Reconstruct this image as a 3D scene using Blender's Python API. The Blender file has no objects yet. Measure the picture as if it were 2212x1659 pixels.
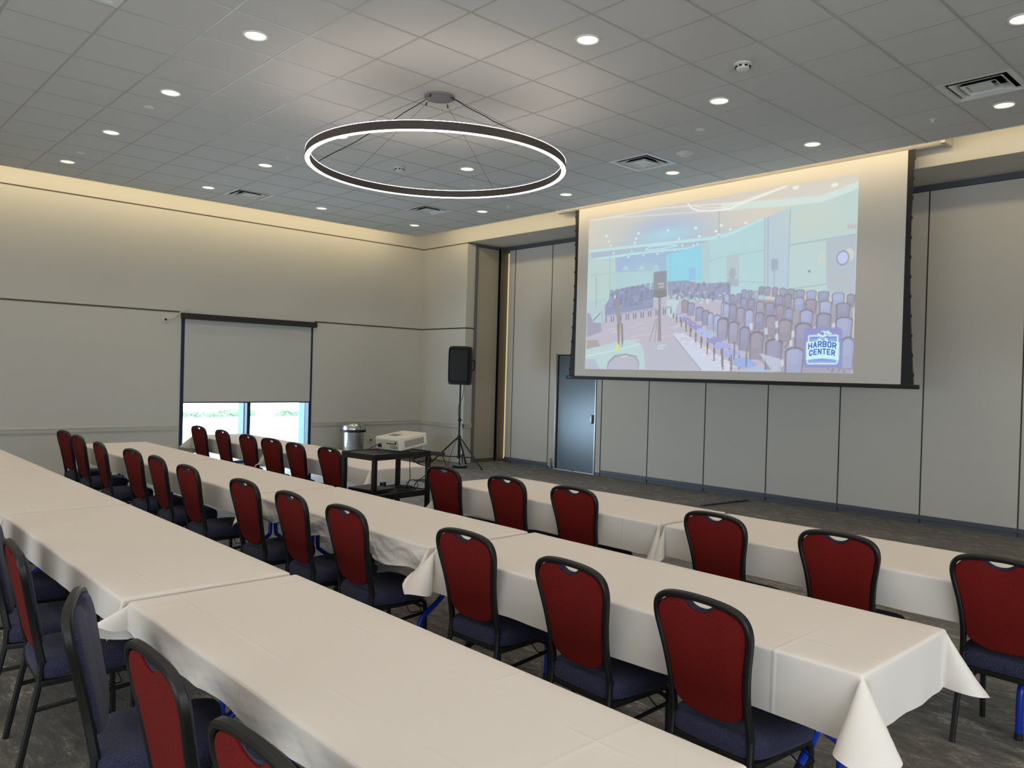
import bpy, bmesh, math, random
import numpy as np
from mathutils import Vector, Matrix

random.seed(7)
S = bpy.context.scene
COL = S.collection
PI = math.pi

# ------------------------------------------------------------------ helpers
def lin(c):
    o = []
    for v in c:
        v = v / 255.0
        o.append(v / 12.92 if v <= 0.04045 else ((v + 0.055) / 1.055) ** 2.4)
    return (o[0], o[1], o[2], 1.0)

def newmat(name):
    m = bpy.data.materials.new(name)
    m.use_nodes = True
    nt = m.node_tree
    b = nt.nodes['Principled BSDF']
    return m, nt, b

def mat(name, rgb, rough=0.6, metal=0.0, var=0.0, vscale=8.0, bump=0.0, bscale=80.0, spec=0.5, stretch=None, emit=None, estr=0.0, sheen=0.0, coat=0.0):
    m, nt, b = newmat(name)
    N, L = nt.nodes, nt.links
    c = lin(rgb)
    b.inputs['Base Color'].default_value = c
    b.inputs['Roughness'].default_value = rough
    b.inputs['Metallic'].default_value = metal
    b.inputs['Specular IOR Level'].default_value = spec
    if sheen:
        b.inputs['Sheen Weight'].default_value = sheen
    if coat:
        b.inputs['Coat Weight'].default_value = coat
    tc = N.new('ShaderNodeTexCoord')
    mp = N.new('ShaderNodeMapping')
    L.new(tc.outputs['Object'], mp.inputs['Vector'])
    if stretch:
        mp.inputs['Scale'].default_value = stretch
    nz = N.new('ShaderNodeTexNoise')
    nz.inputs['Scale'].default_value = vscale
    nz.inputs['Detail'].default_value = 4
    L.new(mp.outputs['Vector'], nz.inputs['Vector'])
    mix = N.new('ShaderNodeMix'); mix.data_type = 'RGBA'
    k = 1 - var; k2 = 1 + var
    mix.inputs[6].default_value = (c[0]*k, c[1]*k, c[2]*k, 1)
    mix.inputs[7].default_value = (min(1, c[0]*k2), min(1, c[1]*k2), min(1, c[2]*k2), 1)
    L.new(nz.outputs['Fac'], mix.inputs[0])
    L.new(mix.outputs[2], b.inputs['Base Color'])
    if bump:
        n2 = N.new('ShaderNodeTexNoise'); n2.inputs['Scale'].default_value = bscale
        n2.inputs['Detail'].default_value = 3
        L.new(mp.outputs['Vector'], n2.inputs['Vector'])
        bp = N.new('ShaderNodeBump'); bp.inputs['Strength'].default_value = bump
        bp.inputs['Distance'].default_value = 0.01
        L.new(n2.outputs['Fac'], bp.inputs['Height'])
        L.new(bp.outputs['Normal'], b.inputs['Normal'])
    if emit:
        b.inputs['Emission Color'].default_value = lin(emit)
        b.inputs['Emission Strength'].default_value = estr
    return m

def box(bm, x0, x1, y0, y1, z0, z1, bev=0.0, seg=2):
    r = bmesh.ops.create_cube(bm, size=1.0)
    vs = r['verts']
    for v in vs:
        v.co = Vector(((x0+x1)/2 + v.co.x*(x1-x0), (y0+y1)/2 + v.co.y*(y1-y0), (z0+z1)/2 + v.co.z*(z1-z0)))
    if bev > 0:
        es = list({e for v in vs for e in v.link_edges})
        r2 = bmesh.ops.bevel(bm, geom=es, offset=bev, segments=seg, affect='EDGES', profile=0.6)
        return list({v for f in r2['faces'] for v in f.verts} | {v for v in vs if v.is_valid})
    return vs

def quad(bm, pts):
    vs = [bm.verts.new(p) for p in pts]
    return bm.faces.new(vs)

def lathe(bm, prof, seg=32, cx=0, cy=0, cap0=True, cap1=True):
    rings = []
    for r, z in prof:
        rings.append([bm.verts.new((cx + r*math.cos(2*PI*i/seg), cy + r*math.sin(2*PI*i/seg), z)) for i in range(seg)])
    for a, b in zip(rings, rings[1:]):
        for i in range(seg):
            j = (i+1) % seg
            bm.faces.new((a[i], a[j], b[j], b[i]))
    if cap0: bm.faces.new(rings[0][::-1])
    if cap1: bm.faces.new(rings[-1])

def tube(bm, pts, r, seg=8, closed=False, sec=None, up=None):
    """a tube of radius r (or the closed 2-D section sec) swept along pts"""
    P = [Vector(p) for p in pts]
    n = len(P)
    if sec is None:
        sec = [(r*math.cos(2*PI*i/seg), r*math.sin(2*PI*i/seg)) for i in range(seg)]
    rings = []
    prev = None
    for i in range(n):
        if closed:
            t = (P[(i+1) % n] - P[i-1]).normalized()
        else:
            t = (P[min(i+1, n-1)] - P[max(i-1, 0)]).normalized()
        if up is not None:
            a = Vector(up)
            a = (a - t*a.dot(t)).normalized()
        elif prev is None:
            a = Vector((0, 0, 1)) if abs(t.z) < 0.9 else Vector((1, 0, 0))
            a = (a - t*a.dot(t)).normalized()
        else:
            a = (prev - t*prev.dot(t)).normalized()
        prev = a
        bvec = t.cross(a)
        rings.append([bm.verts.new(P[i] + a*s[0] + bvec*s[1]) for s in sec])
    m = len(sec)
    rng = range(n) if closed else range(n-1)
    for i in rng:
        A, B = rings[i], rings[(i+1) % n]
        for k in range(m):
            l = (k+1) % m
            bm.faces.new((A[k], A[l], B[l], B[k]))
    if not closed:
        bm.faces.new(rings[0][::-1]); bm.faces.new(rings[-1])

def rsec(w, h, b):
    """rectangular section with cut corners, w along 'up', h across"""
    w /= 2; h /= 2
    return [(w, -h+b), (w, h-b), (w-b, h), (-w+b, h), (-w, h-b), (-w, -h+b), (-w+b, -h), (w-b, -h)]

def smooth_path(pts, n=6):
    """Catmull-Rom through pts"""
    P = [Vector(p) for p in pts]
    out = []
    for i in range(len(P)-1):
        p0 = P[max(i-1, 0)]; p1 = P[i]; p2 = P[i+1]; p3 = P[min(i+2, len(P)-1)]
        for k in range(n):
            t = k/n
            out.append(0.5*((2*p1) + (p2-p0)*t + (2*p0-5*p1+4*p2-p3)*t*t + (-p0+3*p1-3*p2+p3)*t**3))
    out.append(P[-1])
    return out

def obj(name, bm, m, parent=None, smooth=False, ang=0.6):
    bmesh.ops.recalc_face_normals(bm, faces=bm.faces)
    me = bpy.data.meshes.new(name)
    bm.to_mesh(me); bm.free()
    if m: me.materials.append(m)
    if smooth:
        me.shade_smooth()
        try:
            me.set_sharp_from_angle(angle=ang)
        except Exception:
            pass
    o = bpy.data.objects.new(name, me)
    COL.objects.link(o)
    if parent: o.parent = parent
    return o

def tag(o, label=None, cat=None, group=None, kind=None):
    if label: o['label'] = label
    if cat: o['category'] = cat
    if group: o['group'] = group
    if kind: o['kind'] = kind
    return o

def thing(name, label, cat, loc=(0, 0, 0), rz=0.0, group=None):
    o = bpy.data.objects.new(name, None)
    o.empty_display_size = 0.1
    COL.objects.link(o)
    o.location = loc; o.rotation_euler = (0, 0, rz)
    return tag(o, label, cat, group)

def struct(name, bm, m, parent=None, smooth=False):
    o = obj(name, bm, m, parent, smooth)
    if parent is None: o['kind'] = 'structure'
    return o

def dup(root, loc, rz, label=None, group=None):
    r = root.copy(); COL.objects.link(r)
    r.location = loc; r.rotation_euler = (0, 0, rz)
    if label: r['label'] = label
    if group: r['group'] = group
    for ch in list(root.children):
        c = ch.copy(); COL.objects.link(c); c.parent = r
        for g in list(ch.children):
            d = g.copy(); COL.objects.link(d); d.parent = c
    return r

NB = bmesh.new
ORD = ['first', 'second', 'third', 'fourth', 'fifth', 'sixth', 'seventh', 'eighth', 'ninth', 'tenth', 'eleventh', 'twelfth']

# ------------------------------------------------------------------ camera
cam = bpy.data.cameras.new('camera')
cam.sensor_fit = 'HORIZONTAL'; cam.sensor_width = 36.0
cam.lens = 36.0 * 1702.5926 / 2212.0
cam.clip_start = 0.05; cam.clip_end = 300
co = bpy.data.objects.new('camera', cam); COL.objects.link(co)
R_ = Vector((0.680609, 0.732125, 0.027645)); U_ = Vector((-0.027161, -0.012493, 0.999553)); F_ = Vector((-0.732143, 0.681056, -0.011382))
M = Matrix((R_, U_, -F_)).transposed().to_4x4()
M.translation = Vector((0, 0, 1.70))
co.matrix_world = M
S.camera = co

# ------------------------------------------------------------------ room numbers (metres)
ZC = 4.2957            # ceiling
XW = -12.97            # window wall
YB = 9.535             # bulkhead / corner column face
YP = 10.41             # folding partition face
ZS = 4.195             # soffit
XE, YE = -12.33, 8.907  # edges of the floating ceiling
XR, YK = 3.5, -5.5     # remaining walls
T = 0.6096; GX, GY = -6.2472, 1.7773

# ------------------------------------------------------------------ materials
M_wall = mat('paint_greige', (204, 201, 192), 0.75, var=0.02, vscale=1.5, bump=0.04, bscale=120)
M_trim = mat('paint_trim', (204, 201, 192), 0.6, var=0.02)
M_reveal = mat('dark_reveal', (88, 82, 72), 0.7, var=0.05)
M_soffit = mat('soffit_paint', (205, 203, 196), 0.8, var=0.02)
M_ceil = mat('ceiling_tile', (211, 210, 206), 0.9, var=0.03, vscale=60, bump=0.12, bscale=260)
M_tee = mat('ceiling_tee', (180, 178, 170), 0.45, var=0.03)
M_white = mat('white_paint', (228, 226, 218), 0.5, var=0.02)
M_part = mat('partition_fabric', (212, 208, 200), 0.85, var=0.05, vscale=220, bump=0.1, bscale=300, stretch=(1, 1, 0.3))
M_pmetal = mat('partition_metal', (118, 118, 116), 0.45, metal=0.3, var=0.03)
M_psweep = mat('partition_sweep', (92, 98, 106), 0.5, metal=0.2, var=0.04)
M_jamb = mat('jamb_metal', (96, 90, 78), 0.5, var=0.04)
M_seam = mat('panel_seam', (58, 56, 52), 0.7, var=0.05)
M_door = mat('door_steel', (104, 118, 128), 0.28, metal=0.15, var=0.04, vscale=3)
M_black = mat('black_plastic', (13, 13, 14), 0.6, var=0.1)
M_blackm = mat('black_metal', (20, 20, 20), 0.38, metal=0.2, var=0.1, spec=0.4)
M_frame = mat('chair_frame_black', (24, 23, 22), 0.42, metal=0.2, var=0.15, vscale=30, spec=0.4)
M_chrome = mat('brushed_steel', (190, 190, 188), 0.24, metal=1.0, var=0.04, vscale=20, stretch=(1, 1, 0.05))
M_alu = mat('anodised_silver', (170, 172, 174), 0.35, metal=0.8, var=0.03)
M_lens = mat('downlight_lens', (255, 248, 225), 0.5, emit=(255, 238, 200), estr=1.35)
M_glow = mat('ring_diffuser', (255, 250, 240), 0.5, emit=(255, 234, 222), estr=8.5)
M_bronze = mat('ring_bronze', (84, 76, 70), 0.5, metal=0.3, var=0.08)
M_canopy = mat('canopy_grey', (128, 130, 134), 0.5, var=0.04)
M_wire = mat('wire_black', (38, 34, 32), 0.6, var=0.05)
M_vent = mat('vent_metal', (226, 228, 224), 0.35, metal=0.0, var=0.03)
M_dark = mat('dark_void', (10, 10, 10), 0.9, var=0.1)
M_winframe = mat('window_bronze', (34, 48, 72), 0.4, metal=0.2, var=0.05)  # dark bronze, with the bluish daylight flare mixed into its colour
M_jamb_daylit = mat('daylit_outer_jamb', (46, 104, 160), 0.5, var=0.04)  # blue of the daylight on the outer faces, put into the paint
M_blind = mat('shade_fabric', (198, 197, 191), 0.9, var=0.05, vscale=300, bump=0.08, bscale=400)
M_valance = mat('shade_cassette', (38, 36, 35), 0.5, var=0.1)
M_blue = mat('blue_leg', (16, 54, 168), 0.35, metal=0.2, var=0.08)
M_ttop = mat('folding_table_top', (120, 112, 100), 0.6, var=0.06)
M_screen = mat('screen_fabric', (214, 210, 203), 0.9, var=0.01)
M_case = mat('screen_case', (206, 198, 184), 0.5, var=0.02)
M_offwhite = mat('projector_shell', (206, 200, 184), 0.45, var=0.02)
M_grille = mat('grille_grey', (112, 108, 98), 0.6, var=0.06)
M_cable = mat('cable_black', (14, 14, 14), 0.5, var=0.1)
M_plate = mat('wall_plate', (205, 202, 192), 0.45, var=0.02)
M_gap_glow = mat('gap_glow_strip', (240, 222, 180), 0.7, emit=(246, 226, 180), estr=0.55)  # glow put in for light leaking through the gap
M_conc = mat('outdoor_paving', (214, 214, 208), 0.9, var=0.06, vscale=0.8)
M_hedge = mat('hedge_leaf', (128, 160, 120), 0.7, var=0.5, vscale=9)
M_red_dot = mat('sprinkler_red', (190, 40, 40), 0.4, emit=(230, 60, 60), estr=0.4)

def fabric(name, a, b, scale, rough=0.85, bumpk=0.35):
    m, nt, p = newmat(name)
    N, L = nt.nodes, nt.links
    tc = N.new('ShaderNodeTexCoord')
    vo = N.new('ShaderNodeTexVoronoi'); vo.inputs['Scale'].default_value = scale
    vo.inputs['Randomness'].default_value = 0.85
    L.new(tc.outputs['Object'], vo.inputs['Vector'])
    mr = N.new('ShaderNodeMapRange'); mr.inputs[1].default_value = 0.15; mr.inputs[2].default_value = 0.6
    L.new(vo.outputs['Distance'], mr.inputs[0])
    mx = N.new('ShaderNodeMix'); mx.data_type = 'RGBA'
    mx.inputs[6].default_value = lin(a); mx.inputs[7].default_value = lin(b)
    L.new(mr.outputs[0], mx.inputs[0]); L.new(mx.outputs[2], p.inputs['Base Color'])
    bp = N.new('ShaderNodeBump'); bp.inputs['Strength'].default_value = bumpk; bp.inputs['Distance'].default_value = 0.004
    L.new(mr.outputs[0], bp.inputs['Height']); L.new(bp.outputs['Normal'], p.inputs['Normal'])
    p.inputs['Roughness'].default_value = rough
    p.inputs['Specular IOR Level'].default_value = 0.25
    return m
M_red = fabric('red_upholstery', (118, 17, 9), (100, 13, 7), 230)
M_navy = fabric('navy_upholstery', (54, 54, 80), (38, 38, 60), 150)
M_navy.node_tree.nodes['Principled BSDF'].inputs['Sheen Weight'].default_value = 0.08

def carpet():
    m, nt, p = newmat('carpet')
    N, L = nt.nodes, nt.links
    tc = N.new('ShaderNodeTexCoord')
    def noise(scale, st, det=5, dist=0.0):
        mp = N.new('ShaderNodeMapping'); mp.inputs['Scale'].default_value = st
        L.new(tc.outputs['Object'], mp.inputs['Vector'])
        n = N.new('ShaderNodeTexNoise'); n.inputs['Scale'].default_value = scale; n.inputs['Detail'].default_value = det
        n.inputs['Distortion'].default_value = dist
        L.new(mp.outputs['Vector'], n.inputs['Vector']); return n
    n1 = noise(7.0, (0.6, 1.5, 1), 12, 1.6)
    r1 = N.new('ShaderNodeValToRGB')
    e = r1.color_ramp.elements
    n1.inputs['Roughness'].default_value = 0.68
    e[0].position = 0.36; e[0].color = lin((72, 68, 60))
    e[1].position = 0.70; e[1].color = lin((190, 182, 166))
    x = e.new(0.52); x.color = lin((97, 93, 82))
    x = e.new(0.60); x.color = lin((124, 118, 105))
    n5 = noise(55, (0.8, 1.5, 1), 3)
    ma = N.new('ShaderNodeMath'); ma.operation = 'MULTIPLY_ADD'; ma.inputs[1].default_value = 0.32
    L.new(n5.outputs['Fac'], ma.inputs[0])
    mb = N.new('ShaderNodeMath'); mb.operation = 'SUBTRACT'; mb.inputs[1].default_value = 0.16
    L.new(n1.outputs['Fac'], mb.inputs[0]); L.new(mb.outputs[0], ma.inputs[2])
    L.new(ma.outputs[0], r1.inputs[0])
    n3 = noise(1.0, (0.4, 1.0, 1), 3)
    mx = N.new('ShaderNodeMix'); mx.data_type = 'RGBA'; mx.blend_type = 'MULTIPLY'
    mr = N.new('ShaderNodeMapRange'); mr.inputs[1].default_value = .35; mr.inputs[2].default_value = .65
    L.new(n3.outputs['Fac'], mr.inputs[0]); L.new(mr.outputs[0], mx.inputs[0])
    L.new(r1.outputs[0], mx.inputs[6]); mx.inputs[7].default_value = (0.78, 0.74, 0.72, 1)
    L.new(mx.outputs[2], p.inputs['Base Color'])
    p.inputs['Roughness'].default_value = 0.8
    p.inputs['Specular IOR Level'].default_value = 0.3
    p.inputs['Sheen Weight'].default_value = 0.15
    n2 = noise(220, (1, 1, 1), 2)
    bp = N.new('ShaderNodeBump'); bp.inputs['Strength'].default_value = 0.5; bp.inputs['Distance'].default_value = 0.006
    L.new(n2.outputs['Fac'], bp.inputs['Height']); L.new(bp.outputs['Normal'], p.inputs['Normal'])
    return m
M_carpet = carpet()

def linen(name='white_linen', wrinkle=0.0):
    m, nt, p = newmat(name)
    N, L = nt.nodes, nt.links
    tc = N.new('ShaderNodeTexCoord')
    sp = N.new('ShaderNodeSeparateXYZ'); L.new(tc.outputs['Object'], sp.inputs[0])
    def crease(sock, period, off, wdt):
        a = N.new('ShaderNodeMath'); a.operation = 'ADD'; a.inputs[1].default_value = off
        L.new(sock, a.inputs[0])
        pp = N.new('ShaderNodeMath'); pp.operation = 'PINGPONG'; pp.inputs[1].default_value = period/2
        L.new(a.outputs[0], pp.inputs[0])
        mr = N.new('ShaderNodeMapRange'); mr.interpolation_type = 'SMOOTHSTEP'
        mr.inputs[1].default_value = 0.0; mr.inputs[2].default_value = wdt
        mr.inputs[3].default_value = 1.0; mr.inputs[4].default_value = 0.0
        L.new(pp.outputs[0], mr.inputs[0]); return mr.outputs[0]
    c1 = crease(sp.outputs[0], 0.47, 0.1, 0.014)
    c2 = crease(sp.outputs[1], 0.36, 0.19, 0.014)
    ad = N.new('ShaderNodeMath'); ad.operation = 'MAXIMUM'; L.new(c1, ad.inputs[0]); L.new(c2, ad.inputs[1])
    nm = N.new('ShaderNodeTexNoise'); nm.inputs['Scale'].default_value = 2.2; nm.inputs['Detail'].default_value = 2
    L.new(tc.outputs['Object'], nm.inputs['Vector'])
    mk = N.new('ShaderNodeMapRange'); mk.inputs[1].default_value = .36; mk.inputs[2].default_value = .56
    L.new(nm.outputs['Fac'], mk.inputs[0])
    mu = N.new('ShaderNodeMath'); mu.operation = 'MULTIPLY'; L.new(ad.outputs[0], mu.inputs[0]); L.new(mk.outputs[0], mu.inputs[1])
    b1 = N.new('ShaderNodeBump'); b1.inputs['Strength'].default_value = 0.6; b1.inputs['Distance'].default_value = 0.0028
    L.new(mu.outputs[0], b1.inputs['Height'])
    n2 = N.new('ShaderNodeTexNoise'); n2.inputs['Scale'].default_value = 7; n2.inputs['Detail'].default_value = 4
    L.new(tc.outputs['Object'], n2.inputs['Vector'])
    b2 = N.new('ShaderNodeBump'); b2.inputs['Strength'].default_value = 0.12; b2.inputs['Distance'].default_value = 0.02
    L.new(n2.outputs['Fac'], b2.inputs['Height']); L.new(b1.outputs['Normal'], b2.inputs['Normal'])
    L.new(b2.outputs['Normal'], p.inputs['Normal'])
    if wrinkle:
        mp = N.new('ShaderNodeMapping'); mp.inputs['Scale'].default_value = (1.0, 1.0, 1.9); mp.inputs['Rotation'].default_value = (0, 0.35, 0)
        L.new(tc.outputs['Object'], mp.inputs['Vector'])
        n3 = N.new('ShaderNodeTexNoise'); n3.noise_type = 'RIDGED_MULTIFRACTAL'; n3.inputs['Scale'].default_value = 5.5; n3.inputs['Detail'].default_value = 2.5; n3.inputs['Distortion'].default_value = 0.8
        L.new(mp.outputs['Vector'], n3.inputs['Vector'])
        mz = N.new('ShaderNodeMapRange'); mz.inputs[1].default_value = 0.735; mz.inputs[2].default_value = 0.70
        L.new(sp.outputs[2], mz.inputs[0])
        m3 = N.new('ShaderNodeMath'); m3.operation = 'MULTIPLY'; L.new(n3.outputs['Fac'], m3.inputs[0]); L.new(mz.outputs[0], m3.inputs[1])
        b3 = N.new('ShaderNodeBump'); b3.inputs['Strength'].default_value = wrinkle; b3.inputs['Distance'].default_value = 0.02
        L.new(m3.outputs[0], b3.inputs['Height']); L.new(b2.outputs['Normal'], b3.inputs['Normal']); L.new(b3.outputs['Normal'], p.inputs['Normal'])
    p.inputs['Base Color'].default_value = lin((221, 213, 204))
    p.inputs['Roughness'].default_value = 0.9
    p.inputs['Specular IOR Level'].default_value = 0.2
    return m
M_linen = linen()
M_linen_w = linen('wrinkled_linen', 0.75)
M_linen_s = linen('creased_linen', 0.3)

m, nt, p = newmat('window_glass')
for n in list(nt.nodes):
    if n.type == 'BSDF_PRINCIPLED': nt.nodes.remove(n)
g1 = nt.nodes.new('ShaderNodeBsdfTransparent'); g1.inputs[0].default_value = (0.93, 0.97, 1.0, 1)
g2 = nt.nodes.new('ShaderNodeBsdfGlossy'); g2.inputs['Roughness'].default_value = 0.02
fr = nt.nodes.new('ShaderNodeFresnel'); fr.inputs[0].default_value = 1.4
ms = nt.nodes.new('ShaderNodeMixShader')
nt.links.new(fr.outputs[0], ms.inputs[0]); nt.links.new(g1.outputs[0], ms.inputs[1]); nt.links.new(g2.outputs[0], ms.inputs[2])
nt.links.new(ms.outputs[0], nt.nodes['Material Output'].inputs[0])
M_glass = m

# ------------------------------------------------------------------ room shell
bm = NB(); quad(bm, [(XW-0.2, YK, 0), (XR, YK, 0), (XR, YP+0.3, 0), (XW-0.2, YP+0.3, 0)]); struct('floor', bm, M_carpet)

WY0, WY1, WZ0, WZ1 = 4.745, 7.09, 0.06, 2.545
bm = NB()
box(bm, XW-0.2, XW, YK-0.2, WY0, 0, 4.8); box(bm, XW-0.2, XW, WY1, YP+0.4, 0, 4.8)
box(bm, XW-0.2, XW, WY0, WY1, WZ1, 4.8); box(bm, XW-0.2, XW, WY0, WY1, 0, WZ0)
struct('wall_left', bm, M_wall)
XC = -11.585   # corner column return face
bm = NB(); box(bm, XW-0.2, XC, YB, YB+0.235, 0, 4.8); struct('wall_corner', bm, M_wall)
bm = NB(); box(bm, XC, XR, YB, YB+0.12, ZS+0.004, 4.8); struct('wall_bulkhead', bm, M_wall)
bm = NB(); box(bm, XC-0.4, XR, YB+0.002, YP+0.3, ZS, ZS+0.1); struct('ceiling_soffit', bm, M_soffit)
bm = NB(); box(bm, XW-0.2, XR+0.2, YK-0.2, YP+0.5, 4.8, 4.9); struct('ceiling_upper', bm, M_white)
bm = NB(); box(bm, XR, XR+0.15, YK-0.2, YP+0.5, 0, 4.8); struct('wall_right', bm, M_wall)
bm = NB(); box(bm, XW-0.2, XR+0.15, YK-0.2, YK, 0, 4.8); struct('wall_rear', bm, M_wall)
bm = NB(); box(bm, XW-0.2, XR+0.15, YP+0.28, YP+0.4, 0, 4.8); struct('wall_beyond', bm, M_jamb)

# trim: chair rail, reveals, baseboard on the window wall and round the corner column
def run_along(name, z0, z1, d, m, prof=False, ywin=True):
    bm = NB()
    segs = [(YK, WY0-0.03), (WY1+0.03, YB)] if ywin else [(YK, YB)]
    for a, b in segs:
        if prof:
            box(bm, XW, XW+d, a, b, z0+0.018, z1-0.018, 0.004); box(bm, XW, XW+d*1.45, a, b, z1-0.02, z1, 0.004); box(bm, XW, XW+d*0.8, a, b, z0, z0+0.02, 0.004)
        else:
            box(bm, XW, XW+d, a, b, z0, z1)
    if prof:
        for (k, a, b) in ((1, z0+0.018, z1-0.018), (1.45, z1-0.02, z1), (0.8, z0, z0+0.02)):
            box(bm, XW, XC+d*k, YB-d*k, YB, a, b, 0.003); box(bm, XC, XC+d*k, YB-d*k, YB+0.2, a, b, 0.003)
    else:
        box(bm, XW, XC+d, YB-d, YB, z0, z1); box(bm, XC, XC+d, YB-d, YB+0.2, z0, z1)
    return struct(name, bm, m)
run_along('trim_1', 0.665, 0.745, 0.022, M_trim, prof=True)
run_along('trim_2', 2.556, 2.582, 0.003, M_reveal)
run_along('trim_3', 4.172, 4.192, 0.003, M_reveal, ywin=False)
run_along('baseboard_left', 0.0, 0.165, 0.014, M_trim)

# floating tile ceiling
VENTS = [(0, 9), (-7, 9), (6, 9), (0, -1), (-9, 5)]
bm = NB()
xs = [XE] + [GX + T*i for i in range(-9, 17)] + [XR]
ys = [YK] + [GY + T*j for j in range(-11, 12)] + [YE]
for i in range(len(xs)-1):
    for j in range(len(ys)-1):
        if (i-10, j-12) in VENTS: continue
        quad(bm, [(xs[i], ys[j], ZC), (xs[i], ys[j+1], ZC), (xs[i+1], ys[j+1], ZC), (xs[i+1], ys[j], ZC)])
ceil = obj('ceiling', bm, M_ceil); ceil['kind'] = 'structure'
bm = NB()
for x in xs[1:-1]: box(bm, x-0.0085, x+0.0085, YK, YE, ZC-0.0035, ZC+0.003)
for y in ys[1:-1]: box(bm, XE, XR, y-0.0085, y+0.0085, ZC-0.0025, ZC+0.003)
obj('ceiling_grid', bm, M_tee, ceil)
bm = NB()
box(bm, XE-0.012, XE, YK, YE+0.012, ZC-0.004, ZC+0.09); box(bm, XE-0.012, XR, YE, YE+0.012, ZC-0.004, ZC+0.09)
obj('ceiling_edge', bm, M_white, ceil)
bm = NB(); box(bm, XE, XR, YK, YE, ZC+0.125, ZC+0.15); obj('ceiling_deck', bm, M_white, ceil)

# ------------------------------------------------------------------ window, shade, outdoors
bm = NB()
w = 0.055
box(bm, XW-0.12, XW+0.012, WY0, WY0+w, WZ0, WZ1); box(bm, XW-0.12, XW+0.012, WY1-w, WY1, WZ0, WZ1)
box(bm, XW-0.12, XW-0.01, WY0, WY1, WZ1-w, WZ1); box(bm, XW-0.12, XW-0.01, WY0, WY1, WZ0, WZ0+w)
win = obj('window_1', bm, M_winframe); win['kind'] = 'structure'
bm = NB(); box(bm, XW-0.12, XW-0.005, 5.885, 5.945, WZ0, WZ1); obj('mullion', bm, M_winframe, win)
bm = NB(); box(bm, XW-0.075, XW-0.069, WY0+w, 5.885, WZ0+w, WZ1-w); obj('pane', bm, M_glass, win)
bm = NB(); box(bm, XW-0.075, XW-0.069, 5.945, WY1-w, WZ0+w, WZ1-w); obj('pane', bm, M_glass, win)
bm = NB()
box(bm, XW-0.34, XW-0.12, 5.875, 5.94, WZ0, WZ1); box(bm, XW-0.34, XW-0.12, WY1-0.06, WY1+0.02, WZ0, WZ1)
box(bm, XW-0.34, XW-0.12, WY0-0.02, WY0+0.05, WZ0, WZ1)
obj('outer_jamb', bm, M_jamb_daylit, win)

sh = thing('roller_shade', 'grey roller window shade with black cassette, pulled most of the way down', 'window shade', (XW, 5.92, 2.47))
bm = NB(); box(bm, 0.002, 0.085, -1.19, 1.215, -0.01, 0.085, 0.006); obj('cassette', bm, M_valance, sh)
bm = NB(); box(bm, 0.02, 0.023, -1.125, 1.125, -1.355, 0.0); obj('shade_cloth', bm, M_blind, sh)
bm = NB(); box(bm, 0.012, 0.03, -1.125, 1.125, -1.372, -1.352, 0.004); obj('hem_bar', bm, M_valance, sh)

bm = NB(); quad(bm, [(-120, -80, -0.03), (XW-0.2, -80, -0.03), (XW-0.2, 90, -0.03), (-120, 90, -0.03)]); struct('ground', bm, M_conc)

def hedge(name, x, y, L, h, d, n, label):
    rnd = random.Random(int(x*10+y*7)); bm = NB()
    for i in range(n):
        a = rnd.uniform(-L/2, L/2)
        t = rnd.random()
        hh = h*(0.55+0.45*math.sqrt(max(0.0, 1-(2*a/L)**4)))*(0.8+0.2*math.sin(a*1.7+x))
        c = Vector((rnd.uniform(-d/2, d/2), a, -0.02+hh*t))
        s = rnd.uniform(0.022, 0.05)
        q = Vector((rnd.gauss(0, 1), rnd.gauss(0, 1), rnd.gauss(0, 1))).normalized()
        r = q.cross(Vector((0.3, 0.5, 0.8))).normalized(); k = q.cross(r)
        vs = [bm.verts.new(c + r*s*1.2), bm.verts.new(c + k*s*0.5), bm.verts.new(c - r*s*1.2), bm.verts.new(c - k*s*0.5)]
        bm.faces.new(vs)
    for i in range(int(L*4)):
        a = -L/2 + (i+0.5)/4
        tube(bm, [(0, a, -0.03), (rnd.uniform(-.1, .1), a+rnd.uniform(-.1, .1), h*0.6)], 0.01, 5)
    o = obj(name, bm, M_hedge); o.location = (x, y, 0)
    return tag(o, label, 'shrub', 'low shrubs outside the window')
hedge('shrub', -27.0, 10.42, 1.6, 0.27, 0.5, 1300, 'low green hedge clump outside the window, beside the dark window jamb')
hedge('shrub', -27.0, 11.88, 1.3, 0.37, 0.5, 1300, 'tallest green hedge clump outside, seen across the window mullion')
hedge('shrub', -27.0, 13.78, 0.88, 0.36, 0.5, 900, 'small separate green shrub outside in the pane nearest the trash can')

# ------------------------------------------------------------------ partition wall, track, pass door
bm = NB()
box(bm, XC, XR, YP-0.012, YP+0.06, ZS-0.07, ZS)
struct('trim_4', bm, M_psweep)

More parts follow.
